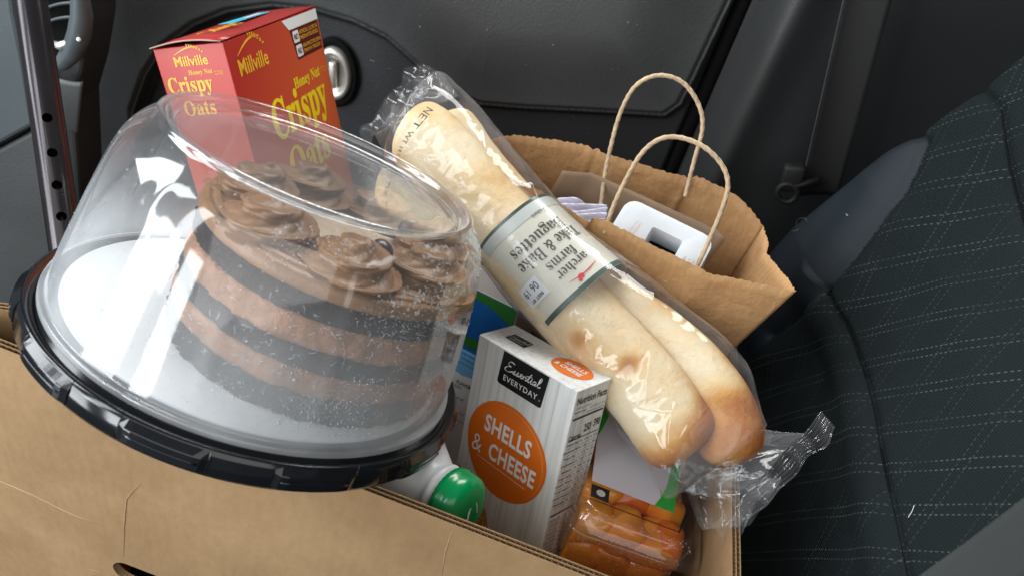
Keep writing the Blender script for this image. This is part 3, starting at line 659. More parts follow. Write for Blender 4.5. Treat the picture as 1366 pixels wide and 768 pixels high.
# dome with shallow flutes; foot flange, shoulder, raised ring on a flat top
prof = [(.1375,.000),(.1372,.0035),(.1345,.0045),(.1338,.008),(.1330,.020),(.1315,.035),(.1295,.05),(.1275,.065),(.1252,.080),(.1230,.094),(.1205,.106),(.1170,.117),(.1120,.1255),(.1080,.1305),(.1045,.1345),(.1030,.1385),(.1005,.1400),(.0982,.1388),(.0972,.1350),(.0955,.1325),(.0930,.1322),(.0918,.1335),(.0900,.1325),(.0880,.1300),(.06,.1295),(.0,.1298)]
def smoothprof(p, k=4):
    out = []
    for i in range(len(p)-1):
        for j in range(k):
            t = j/k; q0 = p[max(i-1,0)]; q1 = p[i]; q2 = p[i+1]; q3 = p[min(i+2,len(p)-1)]
            f = lambda a,b,c,d: .5*((2*b)+(c-a)*t+(2*a-5*b+4*c-d)*t*t+(3*b-a-3*c+d)*t**3)
            out.append((f(q0[0],q1[0],q2[0],q3[0]), f(q0[1],q1[1],q2[1],q3[1])))
    return out+[p[-1]]
prof = [(r, z*.935 if z > .01 else z) for r, z in prof]; SP = smoothprof(prof)
def flute(a, i):
    z = SP[i][1]; k = float(sstep(.008,.03,z)*(1-sstep(.10,.125,z))); s = max(0, math.cos(a*13+.4))
    return 1+k*(.0065*s**8+.0016*math.sin(a*4+z*30)) + .002*math.sin(3*a+z*22)*k
g = G(); g.lathe(SP, 380, rf=flute); dome = part('dome_lid', g, MAT['dome'], cake_box, local=True)
domeprof = np.array(SP)
def dome_pt(a, z, inner=.0004):
    P_ = domeprof[12:70]; r_ = float(np.interp(z, P_[:, 1], P_[:, 0])); i = int(np.argmin(abs(domeprof[:60, 1]-z))); r_ *= flute(a, i)
    return Vector(((r_-inner)*math.cos(a), (r_-inner)*math.sin(a), z))
# condensation: beads in patches near the shoulder and finer mist low down
g = G(); cnt = 0
toward = (Vector((0,0,0))-CC); lt = CM.to_3x3().inverted() @ toward; acam = math.atan2(lt.y, lt.x)
while cnt < 3800:
    a = acam+random.gauss(.35,.8); z = random.choice([random.uniform(.012,.05), random.uniform(.07,.126), random.uniform(.012,.126)])
    q = noise.noise(Vector((math.cos(a)*4, math.sin(a)*4, z*40)))+.25*noise.noise(Vector((a*9, z*200, 3)))
    if q < .0 and random.random() < .9: continue
    if a < acam-.1 and random.random() < .75: continue
    r_ = min(.0016, .00025*math.exp(abs(random.gauss(0,.45)))) if not (z > .09 and a > acam+.5) else min(.0014, .0003*math.exp(abs(random.gauss(0,.6))))
    p = dome_pt(a, z, 0); g.ball(p, r_, 3, 5, sc=(1, 1, 1)); cnt += 1
part('condensation', g, MAT['droplet'], cake_box, local=True, kind='stuff')
g = G()
for k in range(230):
    a = acam+random.gauss(.25,.45); z = random.uniform(.014,.085); pts = []; th = random.uniform(0, 6.28)
    for j in range(4):
        pts.append(dome_pt(a, z, .0002)); th += random.uniform(-.9,.9); a += .0012/.13*math.cos(th)*1.1; z += .0012*math.sin(th)*1.1
    g.tube(pts, random.uniform(.00007,.00018), 4)
part('water_streaks', g, MAT['streak'], cake_box, local=True, kind='stuff')
# ring mark on the lid
# ---- the cake, slid towards the right of the tray
cko = Vector((.031, -.004, .0042)); KM = CM @ Matrix.Translation(cko)
cake = root('layer_cake', 'round chocolate layer cake with piped swirls, seen through the misted dome', 'cake', KM)
def layer(name, z0, z1, r, m, amp=.0020, sc=75):
    g = G(); n_, k = 200, 8; vs = []
    for i in range(k+1):
        z = z0+(z1-z0)*i/k; bul = .0016*math.sin(math.pi*i/k)
        for j in range(n_):
            a = 2*math.pi*j/n_; q = noise.fractal(Vector((math.cos(a)*r*sc, math.sin(a)*r*sc, z*sc*1.4)), 1.0, 2.0, 4)
            zz_ = z+ (.0016*noise.noise(Vector((math.cos(a)*7, math.sin(a)*7, z0*300)))+.0005*noise.noise(Vector((math.cos(a)*40, math.sin(a)*40, z0*300))) )
            vs.append(((r+bul+amp*q)*math.cos(a), (r+bul+amp*q)*math.sin(a), zz_))
    fs = [(i*n_+j, i*n_+(j+1) % n_, (i+1)*n_+(j+1) % n_, (i+1)*n_+j) for i in range(k) for j in range(n_)]+[tuple(range(n_))[::-1], tuple(range(k*n_, k*n_+n_))]
    g.add(vs, fs); return part(name, g, m, cake, local=True, angle=50)
CR = .0905
layer('sponge_layer', 0, .0175, CR, MAT['sponge'], .0022, 230)
layer('cream_layer', .0175, .0325, CR+.0004, MAT['cream'])
layer('sponge_layer', .0325, .0460, CR, MAT['sponge'], .0022, 230)
layer('cream_layer', .0460, .0635, CR+.0004, MAT['cream'])
layer('sponge_layer', .0635, .0790, CR, MAT['sponge'], .0022, 230)
g = G(); fp = [(CR+.0006,.0775),(CR+.0022,.0795),(CR+.0026,.0830),(CR+.0012,.0862),(CR-.002,.0875),(CR-.004,.0868),(CR-.0055,.0885),(CR-.0085,.0892),(CR-.011,.0880),(CR-.03,.0872)]
sfp = smoothprof(fp); g.lathe(sfp, 180, rf=lambda a, i: 1+.006*noise.noise(Vector((math.cos(a)*3, math.sin(a)*3, sfp[i][1]*60)))); part('frosting_edge', g, MAT['frost'], cake, local=True)
g = G(); g.grid(lambda u, v: (( .0618*u)*math.cos(v*2*math.pi), (.0618*u)*math.sin(v*2*math.pi), .0872+.0015*noise.noise(Vector((u*math.cos(v*6.283)*6, u*math.sin(v*6.283)*6, 0)))*(1-u**4)), 24, 72, closev=True); part('pale_cake_top', g, MAT['pale_tan'], cake, local=True)  # pale tan disc over the middle of the cake top
def swirl(R_=.0285, H_=.025, seed=0):
    """a piped swirl: overlapping rope folds winding up to a soft peak"""
    g = G(); n_, k = 72, 44; vs = []
    for i in range(k+1):
        t = i/k
        for j in range(n_):
            a = 2*math.pi*j/n_; s = (t*2.4 - a/(2*math.pi)) % 1.0
            env = (1-t**1.3)**.62; lob = .80+.30*math.sin(math.pi*s)**.6
            fl = .95+.10*abs(math.sin(4.5*(a-3.2*t)+seed))
            r_ = R_*env*lob*fl+.0003; z = H_*t+ .0018*math.sin(2*math.pi*s)
            vs.append((r_*math.cos(a)+.003*t*t*math.cos(seed), r_*math.sin(a)+.003*t*t*math.sin(seed), z))
    g.add(vs, [(i*n_+j, i*n_+(j+1) % n_, (i+1)*n_+(j+1) % n_, (i+1)*n_+j) for i in range(k) for j in range(n_)]+[tuple(range(k*n_, k*n_+n_))]); return g
src = None
for k in range(7):
    a = acam+.10+2*math.pi*k/7; p = Matrix.Translation((.0625*math.cos(a), .0625*math.sin(a), .0865)) @ Matrix.Rotation(a+.8*k, 4, 'Z')
    if src is None:
        src = part('frosting_swirl', swirl(), MAT['frost'], cake, local=True); o = src
    else:
        o = src.copy(); COL.objects.link(o)
    o.matrix_local = p @ Matrix.Diagonal((1+random.uniform(-.06,.1), 1+random.uniform(-.06,.1), 1+random.uniform(-.1,.12), 1)); ROOTM[o.name] = KM
for a_, r_ in ((2.1,.045),(1.2,.052),(.4,.048)):
    g = G(); a = acam+a_; g.ball((r_*math.cos(a), r_*math.sin(a), .098), .0085, 10, 16, sc=(1,1,1.05)); part('chocolate_ball', g, MAT['choc'], cake, local=True)

# ================================================================== CEREAL BOX
CR_ = ortho([[0.001,-0.9222,-0.3867],[0.9794,-0.0772,0.1866],[-0.2019,-0.3789,0.9031]])
W_, D_, H_ = .197, .0613, .285
cm_ = pose((-.2749,.5459,-.3107), CR_); cm0 = cm_ @ Matrix.Translation((0,0,-H_))
cer = root('cereal_box', 'red cereal box with yellow lettering, standing tilted behind the cake dome', 'cereal box', cm0)
T_ = Matrix.Translation((0,0,H_))   # print coordinates hang from the top edge
g = G(); g.box((0,0,0), (W_,D_,H_)); part('carton', g, MAT['red_gradient'], cer, local=True, smooth=False, bevel=.0008)
def cfront(x, y, o): return (x, -o, H_+y)
def cside(x, y, o): return (-o, x, H_+y)
def ctop(x, y, o): return (x, y, H_+o+.0022)
g = G(); ft = lambda x, y, z: (x, y, H_+z)
vs = []
for i in range(11):
    for j in range(7):
        x = -.003+(W_+.0045)*i/10; y = -.0006+(D_+.0014)*j/6
        vs.append(ft(x, y, .0012+.0035*math.exp(-((x-.01)/.03)**2)*math.sin(j/6*math.pi)+.0010*math.sin(i*.9)*math.sin(j/6*math.pi)))
g.add(vs, [(i*7+j, (i+1)*7+j, (i+1)*7+j+1, i*7+j+1) for i in range(10) for j in range(6)])
flap = part('top_flap', g, MAT['red'], cer, local=True, solid=.0009)
g = G(); g.tube([ft(-.0033, y*D_, .0012+.0035*math.exp(-((.01)/.03)**2)*math.sin(y*math.pi)) for y in np.linspace(0,1,9)], .0006, 6); part('raw_card_edge', g, MAT['grey_card'], flap, local=True)
# brighter print that fades to orange towards the bottom: a printed area, lower front
def B(ch): return ch
def bold(s):   # mathematical bold letters: a serif face
    o = ''
    for c in s:
        if 'A' <= c <= 'Z': o += chr(0x1D400+ord(c)-65)
        elif 'a' <= c <= 'z': o += chr(0x1D41A+ord(c)-97)
        elif '0' <= c <= '9': o += chr(0x1D7CE+ord(c)-48)
        else: o += c
    return o
def script(s):
    return ''.join(chr(0x1D4D0+ord(c)-65) if 'A' <= c <= 'Z' else chr(0x1D4EA+ord(c)-97) if 'a' <= c <= 'z' else c for c in s)
def wheat(x, y, s):
    P_ = stroke([(x+s*(-.5+t), y+s*(.02+.22*math.sin(t*2.2))) for t in np.linspace(0,.95,12)], [s*.012+s*.03*math.sin(t*3.1) for t in np.linspace(0,1,12)])
    for k in range(6):
        a = x+s*(.05+.085*k); b_ = y+s*(.25-.01*k*k*.7); P_.append([(a, b_), (a-s*.035, b_+s*.06), (a-s*.03, b_+s*.11), (a+s*.012, b_+s*.05)])
        P_.append([(a+s*.02, b_-s*.03), (a+s*.085, b_-s*.01), (a+s*.11, b_+s*.02), (a+s*.05, b_+s*.015)])
    return P_
type_part('lettering', cer, cfront, [('Millville', .0415, -.0235, .0135, dict(width=.055, bold=.018))], MAT['gold'])
poly_part('wheat_emblem', cer, cfront, wheat(.040, -.0150, .048), MAT['gold'], .0004)
type_part('lettering', cer, cfront, [(bold('Honey Nut'), .140, -.0585, .0125, dict(width=.064, bold=.012))], MAT['yellow'])
type_part('lettering', cer, cfront, [('NATURALLY', .183, -.0560, .0022, dict(width=.019)), ('FLAVORED', .184, -.0595, .0022, dict(width=.016))], MAT['gold'])
type_part('lettering', cer, cfront, [(bold('Crispy'), .112, -.083, .046, dict(width=.128, bold=.014))], MAT['yellow'])
type_part('lettering', cer, cfront, [(bold('Oats'), .108, -.124, .034, dict(width=.096, bold=.014))], MAT['yellow'])
poly_part('printed_banner', cer, cfront, [[(.112,-.0010),(W_-.001,-.0010),(W_-.001,-.0108),(.1235,-.0108)]], MAT['white'], .0003)
poly_part('maroon_panel', cer, cfront, [[(.125,-.0112),(.193,-.0112),(.193,-.0385),(.130,-.0385)]], MAT['maroon'], .0003)
poly_part('white_tile', cer, cfront, [rrect(.1285,-.0235,.142,-.0130,.0015), rrect(.1300,-.0365,.1435,-.0260,.0015)], MAT['white'], .0006)
type_part('lettering', cer, cfront, [('NO', .1352, -.0183, .0055, dict(width=.009, bold=.02)), ('NO', .1368, -.0313, .0055, dict(width=.009, bold=.02))], MAT['maroon'], .0009)
type_part('lettering', cer, cfront, [('ARTIFICIAL COLORS OR', .167, -.0158, .0036, dict(width=.046, bold=.01)), ('PRESERVATIVES ADDED', .1665, -.0208, .0036, dict(width=.045, bold=.01)), ('HIGH FRUCTOSE CORN', .1685, -.0285, .0036, dict(width=.045, bold=.01)), ('SYRUP IN THIS BOX', .1675, -.0335, .0036, dict(width=.043, bold=.01))], MAT['gold'], .0006)
def cs(x, y, o): return cside(D_-x, y, o)
type_part('lettering', cer, cs, [('Millville', .030, -.0115, .0080, dict(width=.029, bold=.018))], MAT['gold'])
poly_part('wheat_emblem', cer, cs, wheat(.029, -.0068, .024), MAT['gold'], .0004)
type_part('lettering', cer, cs, [(bold('Honey Nut'), .0355, -.0212, .0047, dict(width=.021, bold=.006)), ('NATURALLY', .051, -.0215, .0013, dict(width=.008)), ('FLAVORED', .051, -.0235, .0013, dict(width=.007))], MAT['gold'])
type_part('lettering', cer, cs, [(bold('Crispy'), .0235, -.0315, .0165, dict(width=.039, bold=.012)), (bold('Oats'), .026, -.049, .0125, dict(width=.028, bold=.012))], MAT['gold'])
poly_part('printed_patch', flap, ctop, [[(.098,.0400),(.166,.0330),(.168,.0480),(.100,.0560)]], MAT['blue_print'], .0012)
poly_part('printed_patch', flap, ctop, [[(.128,.0400),(.155,.0375),(.156,.0420),(.130,.0450)]], MAT['white'], .0016)
type_part('lettering', flap, ctop, [(bold('Crispy'), .065, .034, .020, dict(width=.06, bold=.01))], MAT['gold'], .0016)

# ================================================================== SHELLS CARTON
MR = ortho([[0.7867,0.6059,-0.1182],[-0.5459,0.7722,0.325],[0.2882,-0.1912,0.9383]])
MW, MD, MH = .0993, .0399, .184
mm_ = pose((-.013,.4369,-.4202), MR) @ Matrix.Translation((0,0,-MH))
mac = root('pasta_carton', 'white shells and cheese carton with an orange circle, leaning right of the cake', 'food carton', mm_)
g = G(); g.box((0,0,0), (MW,MD,MH)); part('carton', g, MAT['mac'], mac, local=True, smooth=False, bevel=.0009)
def mf(x, y, o): return (x, -o, MH+y)
def mt(x, y, o): return (x, y, MH+o)
def ms(x, y, o): return (MW+o, x, MH+y)
poly_part('board_lines', mac, mf, stroke([(.0105,-.001),(.0112,-.18)], .0004)+stroke([(.0830,-.001),(.0824,-.18)], .0004)+stroke([(.0500,-.125),(.0508,-.18)], .0004), MAT['board_line'], .0002)
poly_part('brand_panel', mac, mf, [[(.0280,-.0012)]+[(.0265,-.0275+.0018)]+[(.0268,-.0272),(.0285,-.0282),(.0700,-.0282),(.0716,-.0272),(.0718,-.0255)]+[(.0738,-.0012)]], MAT['black_print'], .0004)
def script_word(x0, y0, sc):
    L_ = {'E': ([(.9,1.0),(.45,1.12),(.12,.92),(.25,.66),(.6,.6),(.2,.5),(-.1,.2),(.1,-.02),(.55,.0),(.95,.22)], 1.0), 's': ([(.0,.0),(.22,.44),(.17,.28),(.30,.12),(.16,-.02),(.02,.04),(.25,.02),(.48,.08)], .44), 'e': ([(-.02,.1),(.25,.25),(.3,.42),(.12,.42),(.06,.15),(.2,.0),(.48,.12)], .46),
          'n': ([(.02,.42),(.04,.0),(.12,.3),(.3,.42),(.34,.2),(.36,.0),(.56,.12)], .54), 't': ([(.0,.1),(.3,.95),(.16,.3),(.18,.02),(.42,.12)], .40), 'i': ([(.0,.1),(.16,.42),(.1,.05),(.2,.0),(.36,.12)], .34),
          'a': ([(.34,.40),(.12,.40),(.0,.15),(.12,.0),(.3,.2),(.38,.42),(.34,.05),(.42,.0),(.56,.12)], .52), 'l': ([(.0,.12),(.34,.8),(.3,1.1),(.16,.9),(.1,.2),(.2,.0),(.5,.15)], .4)}
    out = []; x = 0
    for c in 'Essential':
        P_, adv = L_[c]; V_ = [Vector((x+p[0]+.22*p[1], p[1], 0)) for p in P_]; n_ = len(P_)*6
        pp = [spline(V_, i/n_) for i in range(n_+1)]; out += stroke([(x0+p.x*sc, y0+p.y*sc+.04*p.x*sc) for p in pp], [sc*(.085+.045*math.sin(i*.35)) for i in range(n_+1)])
        if c == 't': out += stroke([(x0+(x-.08)*sc, y0+.66*sc), (x0+(x+.62)*sc, y0+.80*sc)], sc*.07)
        if c == 'i': out += stroke([(x0+(x+.22)*sc, y0+.62*sc), (x0+(x+.28)*sc, y0+.70*sc)], sc*.09)
        x += adv
    return out
poly_part('lettering', mac, mf, script_word(.0325, -.0150, .0076), MAT['white'], .0007)
type_part('lettering', mac, mf, [('EVERYDAY', .0495, -.0212, .0046, dict(width=.0345, bold=.008, spacing=1.15)), ('®', .0692, -.0225, .0014, {})], MAT['white'], .0007)
poly_part('orange_circle', mac, mf, [disc(.0475,-.0800,.0415,.0400,72,.012)], MAT['orange'], .0004)
poly_part('brush_swoosh', mac, mf, stroke([(.0475+.0385*math.cos(a), -.080+.0370*math.sin(a)) for a in np.linspace(-.9,1.9,30)], [.0003+.0011*math.sin(math.pi*i/29) for i in range(30)]), MAT['orange_light'], .0006)
poly_part('pasta_picture', mac, mf, [[(.002,-.183)]+[(.002+.048*math.sin(t)**.8 if t > 0 else .002, -.183+.066*math.cos(t)) for t in np.linspace(0,1.57,14)]], MAT['pasta'], .00025)
g = G()
for k in range(60):
    x = random.uniform(.004,.042); y = -.183+random.uniform(.003,.062*math.sqrt(max(.02,1-((x-.002)/.048)**2))); a0 = random.uniform(0,6.28)
    for q in stroke([(x+.0026*math.cos(a0+t), y+.0026*math.sin(a0+t)) for t in np.linspace(0,2.4,6)], [.0008,.0020,.0026,.0024,.0016,.0006]): g.add([mf(a, b_, .0006) for a, b_ in q], [(0,1,2,3)])
MAT['shell'] = mat('shell_pasta_print', (.70,.46,.16), .4, .2, 90); part('shell_pattern', g, MAT['shell'], mac, local=True, smooth=False, kind='stuff')
def cond(s): return s
type_part('lettering', mac, mf, [('SHELLS', .0472, -.0648, .0150, dict(width=.0490, bold=.028, spacing=1.06))], MAT['white'], .0007)
type_part('lettering', mac, mf, [('&', .0185, -.0868, .0150, dict(width=.0105, bold=-.004)), ('CHEESE', .0562, -.0858, .0150, dict(width=.0490, bold=.028, spacing=1.06))], MAT['white'], .0007)
type_part('lettering', mac, mf, [('NO ARTIFICIAL FLAVORS,', .0465, -.1002, .0024, dict(width=.044)), ('NO SYNTHETIC COLORS', .0455, -.1038, .0024, dict(width=.040))], MAT['orange_light'], .0007)
poly_part('thin_rule', mac, mf, stroke([(.0205,-.0968),(.0735,-.0974)], .0004), MAT['white'], .0007)
poly_part('brand_panel', mac, mt, [[(.0132,.0150),(.0338,.0148),(.0334,.0266),(.0136,.0263)]], MAT['black_print'], .0003)
type_part('lettering', mac, mt, [('EVERYDAY', .0236, .0172, .0016, dict(width=.014))], MAT['white'], .0005)
poly_part('lettering', mac, mt, script_word(.0155, .0195, .0037), MAT['white'], .0006)
poly_part('orange_oval', mac, mt, [disc(.0745,.0238,.0178,.0128,48)], MAT['orange'], .0003)
type_part('lettering', mac, mt, [('SHELLS', .0758, .0275, .0050, dict(width=.0200, bold=.02)), ('& CHEESE', .0735, .0205, .0050, dict(width=.0250, bold=.02))], MAT['white'], .0005)
# nutrition panel
tx = [('Nutrition Facts', .0200, -.0090, .0058, dict(width=.0345, bold=.022)), ('2.5 servings per container', .012, -.0150, .0018, dict(width=.017)), ('Serving size', .0090, -.0185, .0019, dict(width=.0125, bold=.02)), ('2.5 oz (70g/about 1/2 cup', .0285, -.0178, .0018, dict(width=.018)), ('makes about 1 cup prepared)', .0265, -.0210, .0018, dict(width=.020)),
      ('Calories', .0095, -.0395, .0042, dict(width=.0140, bold=.02)), ('250', .0225, -.0350, .0068, dict(width=.0078, bold=.02)), ('390', .0335, -.0338, .0068, dict(width=.0078, bold=.02))]
yy = -.0455
for nm in ['Total Fat', 'Saturated Fat', 'Trans Fat', 'Cholesterol', 'Sodium', 'Total Carb.', 'Dietary Fiber', 'Total Sugars', 'Added Sugars', 'Protein']:
    tx += [(nm, .0088, yy, .0022, dict(width=.0055+.0009*len(nm), bold=.012)), (f'{random.randint(1,48)}g', .0185, yy, .0020, {}), (f'{random.randint(2,60)}%', .0245, yy, .0020, {}), (f'{random.randint(1,48)}g', .0300, yy, .0020, {}), (f'{random.randint(2,60)}%', .0355, yy, .0020, {})]
    yy -= .0058
yy = -.1120
for nm in ['Vitamin D', 'Calcium', 'Iron', 'Potassium', 'Thiamin', 'Riboflavin', 'Niacin', 'Folate']:
    tx += [(nm, .0085, yy, .0019, dict(width=.0055+.0008*len(nm))), (f'{random.randint(1,30)}%', .0205, yy, .0019, {}), (f'{random.randint(1,30)}%', .0325, yy, .0019, {})]; yy -= .0040
for k in range(9): tx.append(('INGREDIENTS ENRICHED MACARONI WHEAT FLOUR CHEESE SAUCE'[k*3:k*3+34], .0195, -.148-.0031*k, .0018, dict(width=.033)))
type_part('nutrition_text', mac, ms, tx, MAT['ink'], .0004)
ru = []
for y_, t_ in [(-.0238,.0016),(-.0420,.0007),(-.1070,.0014),(-.1440,.0006)]+[(-.0484-.0058*k,.0002) for k in range(10)]+[(-.1140-.0040*k,.0002) for k in range(7)]: ru += stroke([(.0022, y_), (.0372, y_)], t_)
for xx in (.0155, .0268): ru += stroke([(xx, -.0345+(.0 if xx < .02 else .004)), (xx, -.105)], .0002)
poly_part('nutrition_rules', mac, ms, ru, MAT['ink'], .0004)
g = G(); g.box((MW-.004,-.0007,MH-.0002),(MW+.0008,MD*.98,MH+.0006)); part('tucked_flap_edge', g, MAT['mac'], mac, local=True, smooth=False)

# ================================================================== BLUE CARTON behind it
bo = U(596, 366, .70); BR = ortho([[.93,.36,-.05],[-.34,.90,.27],[.12,-.24,.96]])
BWd, BDp, BH = .075, .05, .185
bm_ = pose(bo, BR) @ Matrix.Translation((0,0,-BH))
blue = root('blue_carton', 'blue and white carton with a leaf green band, mostly hidden behind the shells carton', 'food carton', bm_)
g = G(); g.box((0,0,0),(BWd,BDp,BH)); part('carton', g, MAT['white'], blue, local=True, smooth=False, bevel=.0008)
def bf(x, y, o): return (x, -o, BH+y)
poly_part('blue_panel', blue, bf, [[(.0005,-.0005),(BWd-.0005,-.0005),(BWd-.0005,-.060),(.0005,-.060)]], MAT['navyblue'], .0003)
poly_part('pale_blue_panel', blue, bf, [[(.0005,-.060),(BWd-.0005,-.060),(BWd-.0005,-.080),(.04,-.086),(.0005,-.080)]], MAT['lightblue'], .0003)
poly_part('green_band', blue, bf, [[(.0005,-.046),(BWd-.0005,-.046),(BWd-.0005,-.056),(.0005,-.056)]], MAT['olive'], .0006)
poly_part('green_band', blue, bf, [[(.0005,-.0008),(BWd-.0005,-.0008),(BWd-.0005,-.018),(.05,-.010),(.0005,-.006)]], MAT['olive'], .0006)
type_part('lettering', blue, bf, [(s, .038, -.064-.005*k, .0026, dict(width=.05)) for k, s in enumerate(['RICE AND OTHER GRAINS WITH', 'VITAMINS AND MINERALS ADDED', 'GREAT WITH MILK EVERY DAY'])], MAT['navyblue'], .0006)
type_part('lettering', blue, bf, [('FLAVOR', .045, -.094, .0034, dict(width=.016, bold=.02)), ('IN EVERY', .035, -.099, .0030, dict(width=.018)), ('BITE OF IT', .038, -.110, .0026, dict(width=.022)), ('NET WT 12 OZ', .04, -.124, .0026, dict(width=.026))], MAT['ink'], .0006)
poly_part('thin_frame', blue, bf, stroke([(.012,-.16),(.012,-.132),(.062,-.132),(.062,-.16)], .0005), MAT['ink'], .0006)

# ================================================================== MILK JUG lying behind the front wall
jc = U(613, 674, .53); jd = Vector((.80,-.40,.30)).normalized()      # neck axis towards the cap
jug = root('milk_jug', 'milky plastic jug with a domed green screw cap, lying behind the box front', 'plastic jug', jc-jd*.09)
JM = M_at(jc, Vector((0,0,1)).cross(jd), jd.cross(Vector((0,0,1)).cross(jd)))
def JMx(prof, n=56, rf=None): g = G(); g.lathe([(a*1.1, b_*1.1) for a, b_ in prof], n, JM, rf=rf); return g
g = JMx([(.0,.0092),(.008,.0090),(.0140,.0082),(.0180,.0064),(.0202,.0035),(.0208,.0),(.0207,-.004),(.0212,-.0045),(.0212,-.0085),(.0180,-.0085),(.0,-.008)], 72, rf=lambda a, i: 1+(.012*(math.cos(a*36) > 0) if 5 < i < 9 else 0)); capo = part('screw_cap', g, MAT['greencap'], jug, angle=50)
g = G(); 
for q in stroke([(-.003+.0035*t, .004*math.sin(t*2.2)) for t in np.linspace(-1,1,8)], [.0004,.0012,.0022,.0018,.0024,.0016,.001,.0004])+stroke([(.004+.002*math.cos(t), .006*math.sin(t)) for t in np.linspace(-.8,.9,8)], .0007): g.add([JM @ Vector((a, b_, .0104)) for a, b_ in q], [(0,1,2,3)])
part('moulded_mark', g, MAT['sticker'], capo, smooth=False)
part('neck', JMx([(.0175,-.008),(.0175,-.011),(.0200,-.0120),(.0205,-.0150),(.0190,-.0165),(.0195,-.020),(.0235,-.026)]), MAT['hdpe'], jug)
part('jug_body', JMx([(.0235,-.026),(.031,-.037),(.042,-.052),(.045,-.066),(.045,-.085),(.044,-.13),(.040,-.138),(0,-.14)], rf=lambda a, i: 1+(.05*math.cos(4*a) if i > 2 else 0)), MAT['hdpe'], jug)

# ================================================================== FRUIT TUB
zl = -.468
tub = root('fruit_tub', 'clear tub of orange fruit pieces under a white and green label', 'fruit tub', Vector((.12,.40,zl-.07)))
x0_, x1_, y0_, y1_ = .091, .190, .338, .470
def tubring(z, ins, n=6, r=.018):
    return [Vector((x, y, z)) for x, y in rrect(x0_+ins, y0_+ins, x1_-ins, y1_-ins, r, n)]
def loft(rings, cap=True):
    g = G(); n_ = len(rings[0]); vs = [v for r_ in rings for v in r_]
    fs = [(i*n_+j, i*n_+(j+1) % n_, (i+1)*n_+(j+1) % n_, (i+1)*n_+j) for i in range(len(rings)-1) for j in range(n_)]
    if cap: fs.append(tuple(range((len(rings)-1)*n_, len(rings)*n_)))
    g.add(vs, fs); return g
TILT = Matrix.Translation(Vector((.12,.40,zl))) @ Matrix.Rotation(math.radians(2), 4, 'Y') @ Matrix.Rotation(math.radians(-4), 4, 'X') @ Matrix.Translation(-Vector((.12,.40,zl)))
def tl(g): g.v = [tuple(TILT @ Vector(v)) for v in g.v]; return g
part('tub_base', tl(loft([tubring(zl-.016, .004), tubring(zl-.030, .0045), tubring(zl-.060, .005), tubring(zl-.078, .010)])), MAT['clam'], tub, angle=50)
part('tub_lid', tl(loft([tubring(zl-.019, -.004), tubring(zl-.017, -.0045), tubring(zl-.015, -.003), tubring(zl-.014, .002), tubring(zl-.005, .004), tubring(zl-.003, .006), tubring(zl-.0025, .010), tubring(zl-.004, .012), tubring(zl-.004, .02)])), MAT['clam'], tub, angle=50)
def tt(x, y, o): return tuple(TILT @ Vector((x, y, zl-.0025+o)))
poly_part('lid_label', tub, tt, [[(.1005,.3735),(.1655,.3700),(.1765,.4640),(.1005,.4640)]], MAT['lidgrey'], .0012, local=False)
poly_part('green_print', tub, tt, [[(.1500,.3703),(.1655,.3700),(.1765,.4640),(.1650,.4640),(.1635,.42),(.1600,.395),(.1550,.380)], [(.1005,.42),(.104,.43),(.112,.4640),(.1005,.4640)]], MAT['green'], .0016, local=False)
g = G()
for k in range(26):
    y = .372+.0022*k; a = (.1520+.0006*k, y); b_ = (.1655+.00025*k, y-.0028)
    for q in stroke([a, b_], .0003): g.add([tt(*p, .0019) for p in q], [(0,1,2,3)])
part('fine_lines', g, MAT['olive'], tub, smooth=False)
poly_part('black_frame', tub, tt, stroke([(.1005,.3570),(.1700,.3545)], .0009)+stroke([(.1700,.3540),(.1765,.3760)], .0012), MAT['black_print'], .0008, local=False)
poly_part('dark_emblem', tub, tt, [[(.1010,.3590),(.1150,.3583),(.1150,.3705),(.1010,.3710)]], MAT['black_print'], .0010, local=False)
poly_part('emblem_print', tub, tt, [disc(.1085,.3645,.0035,.0030,20)], MAT['label_grey'], .0014, local=False)
# the syrup the pieces sit in
g = loft([tubring(zl-.028, .017), tubring(zl-.045, .017), tubring(zl-.072, .018)]); part('syrup', tl(g), MAT['syrup'], tub)
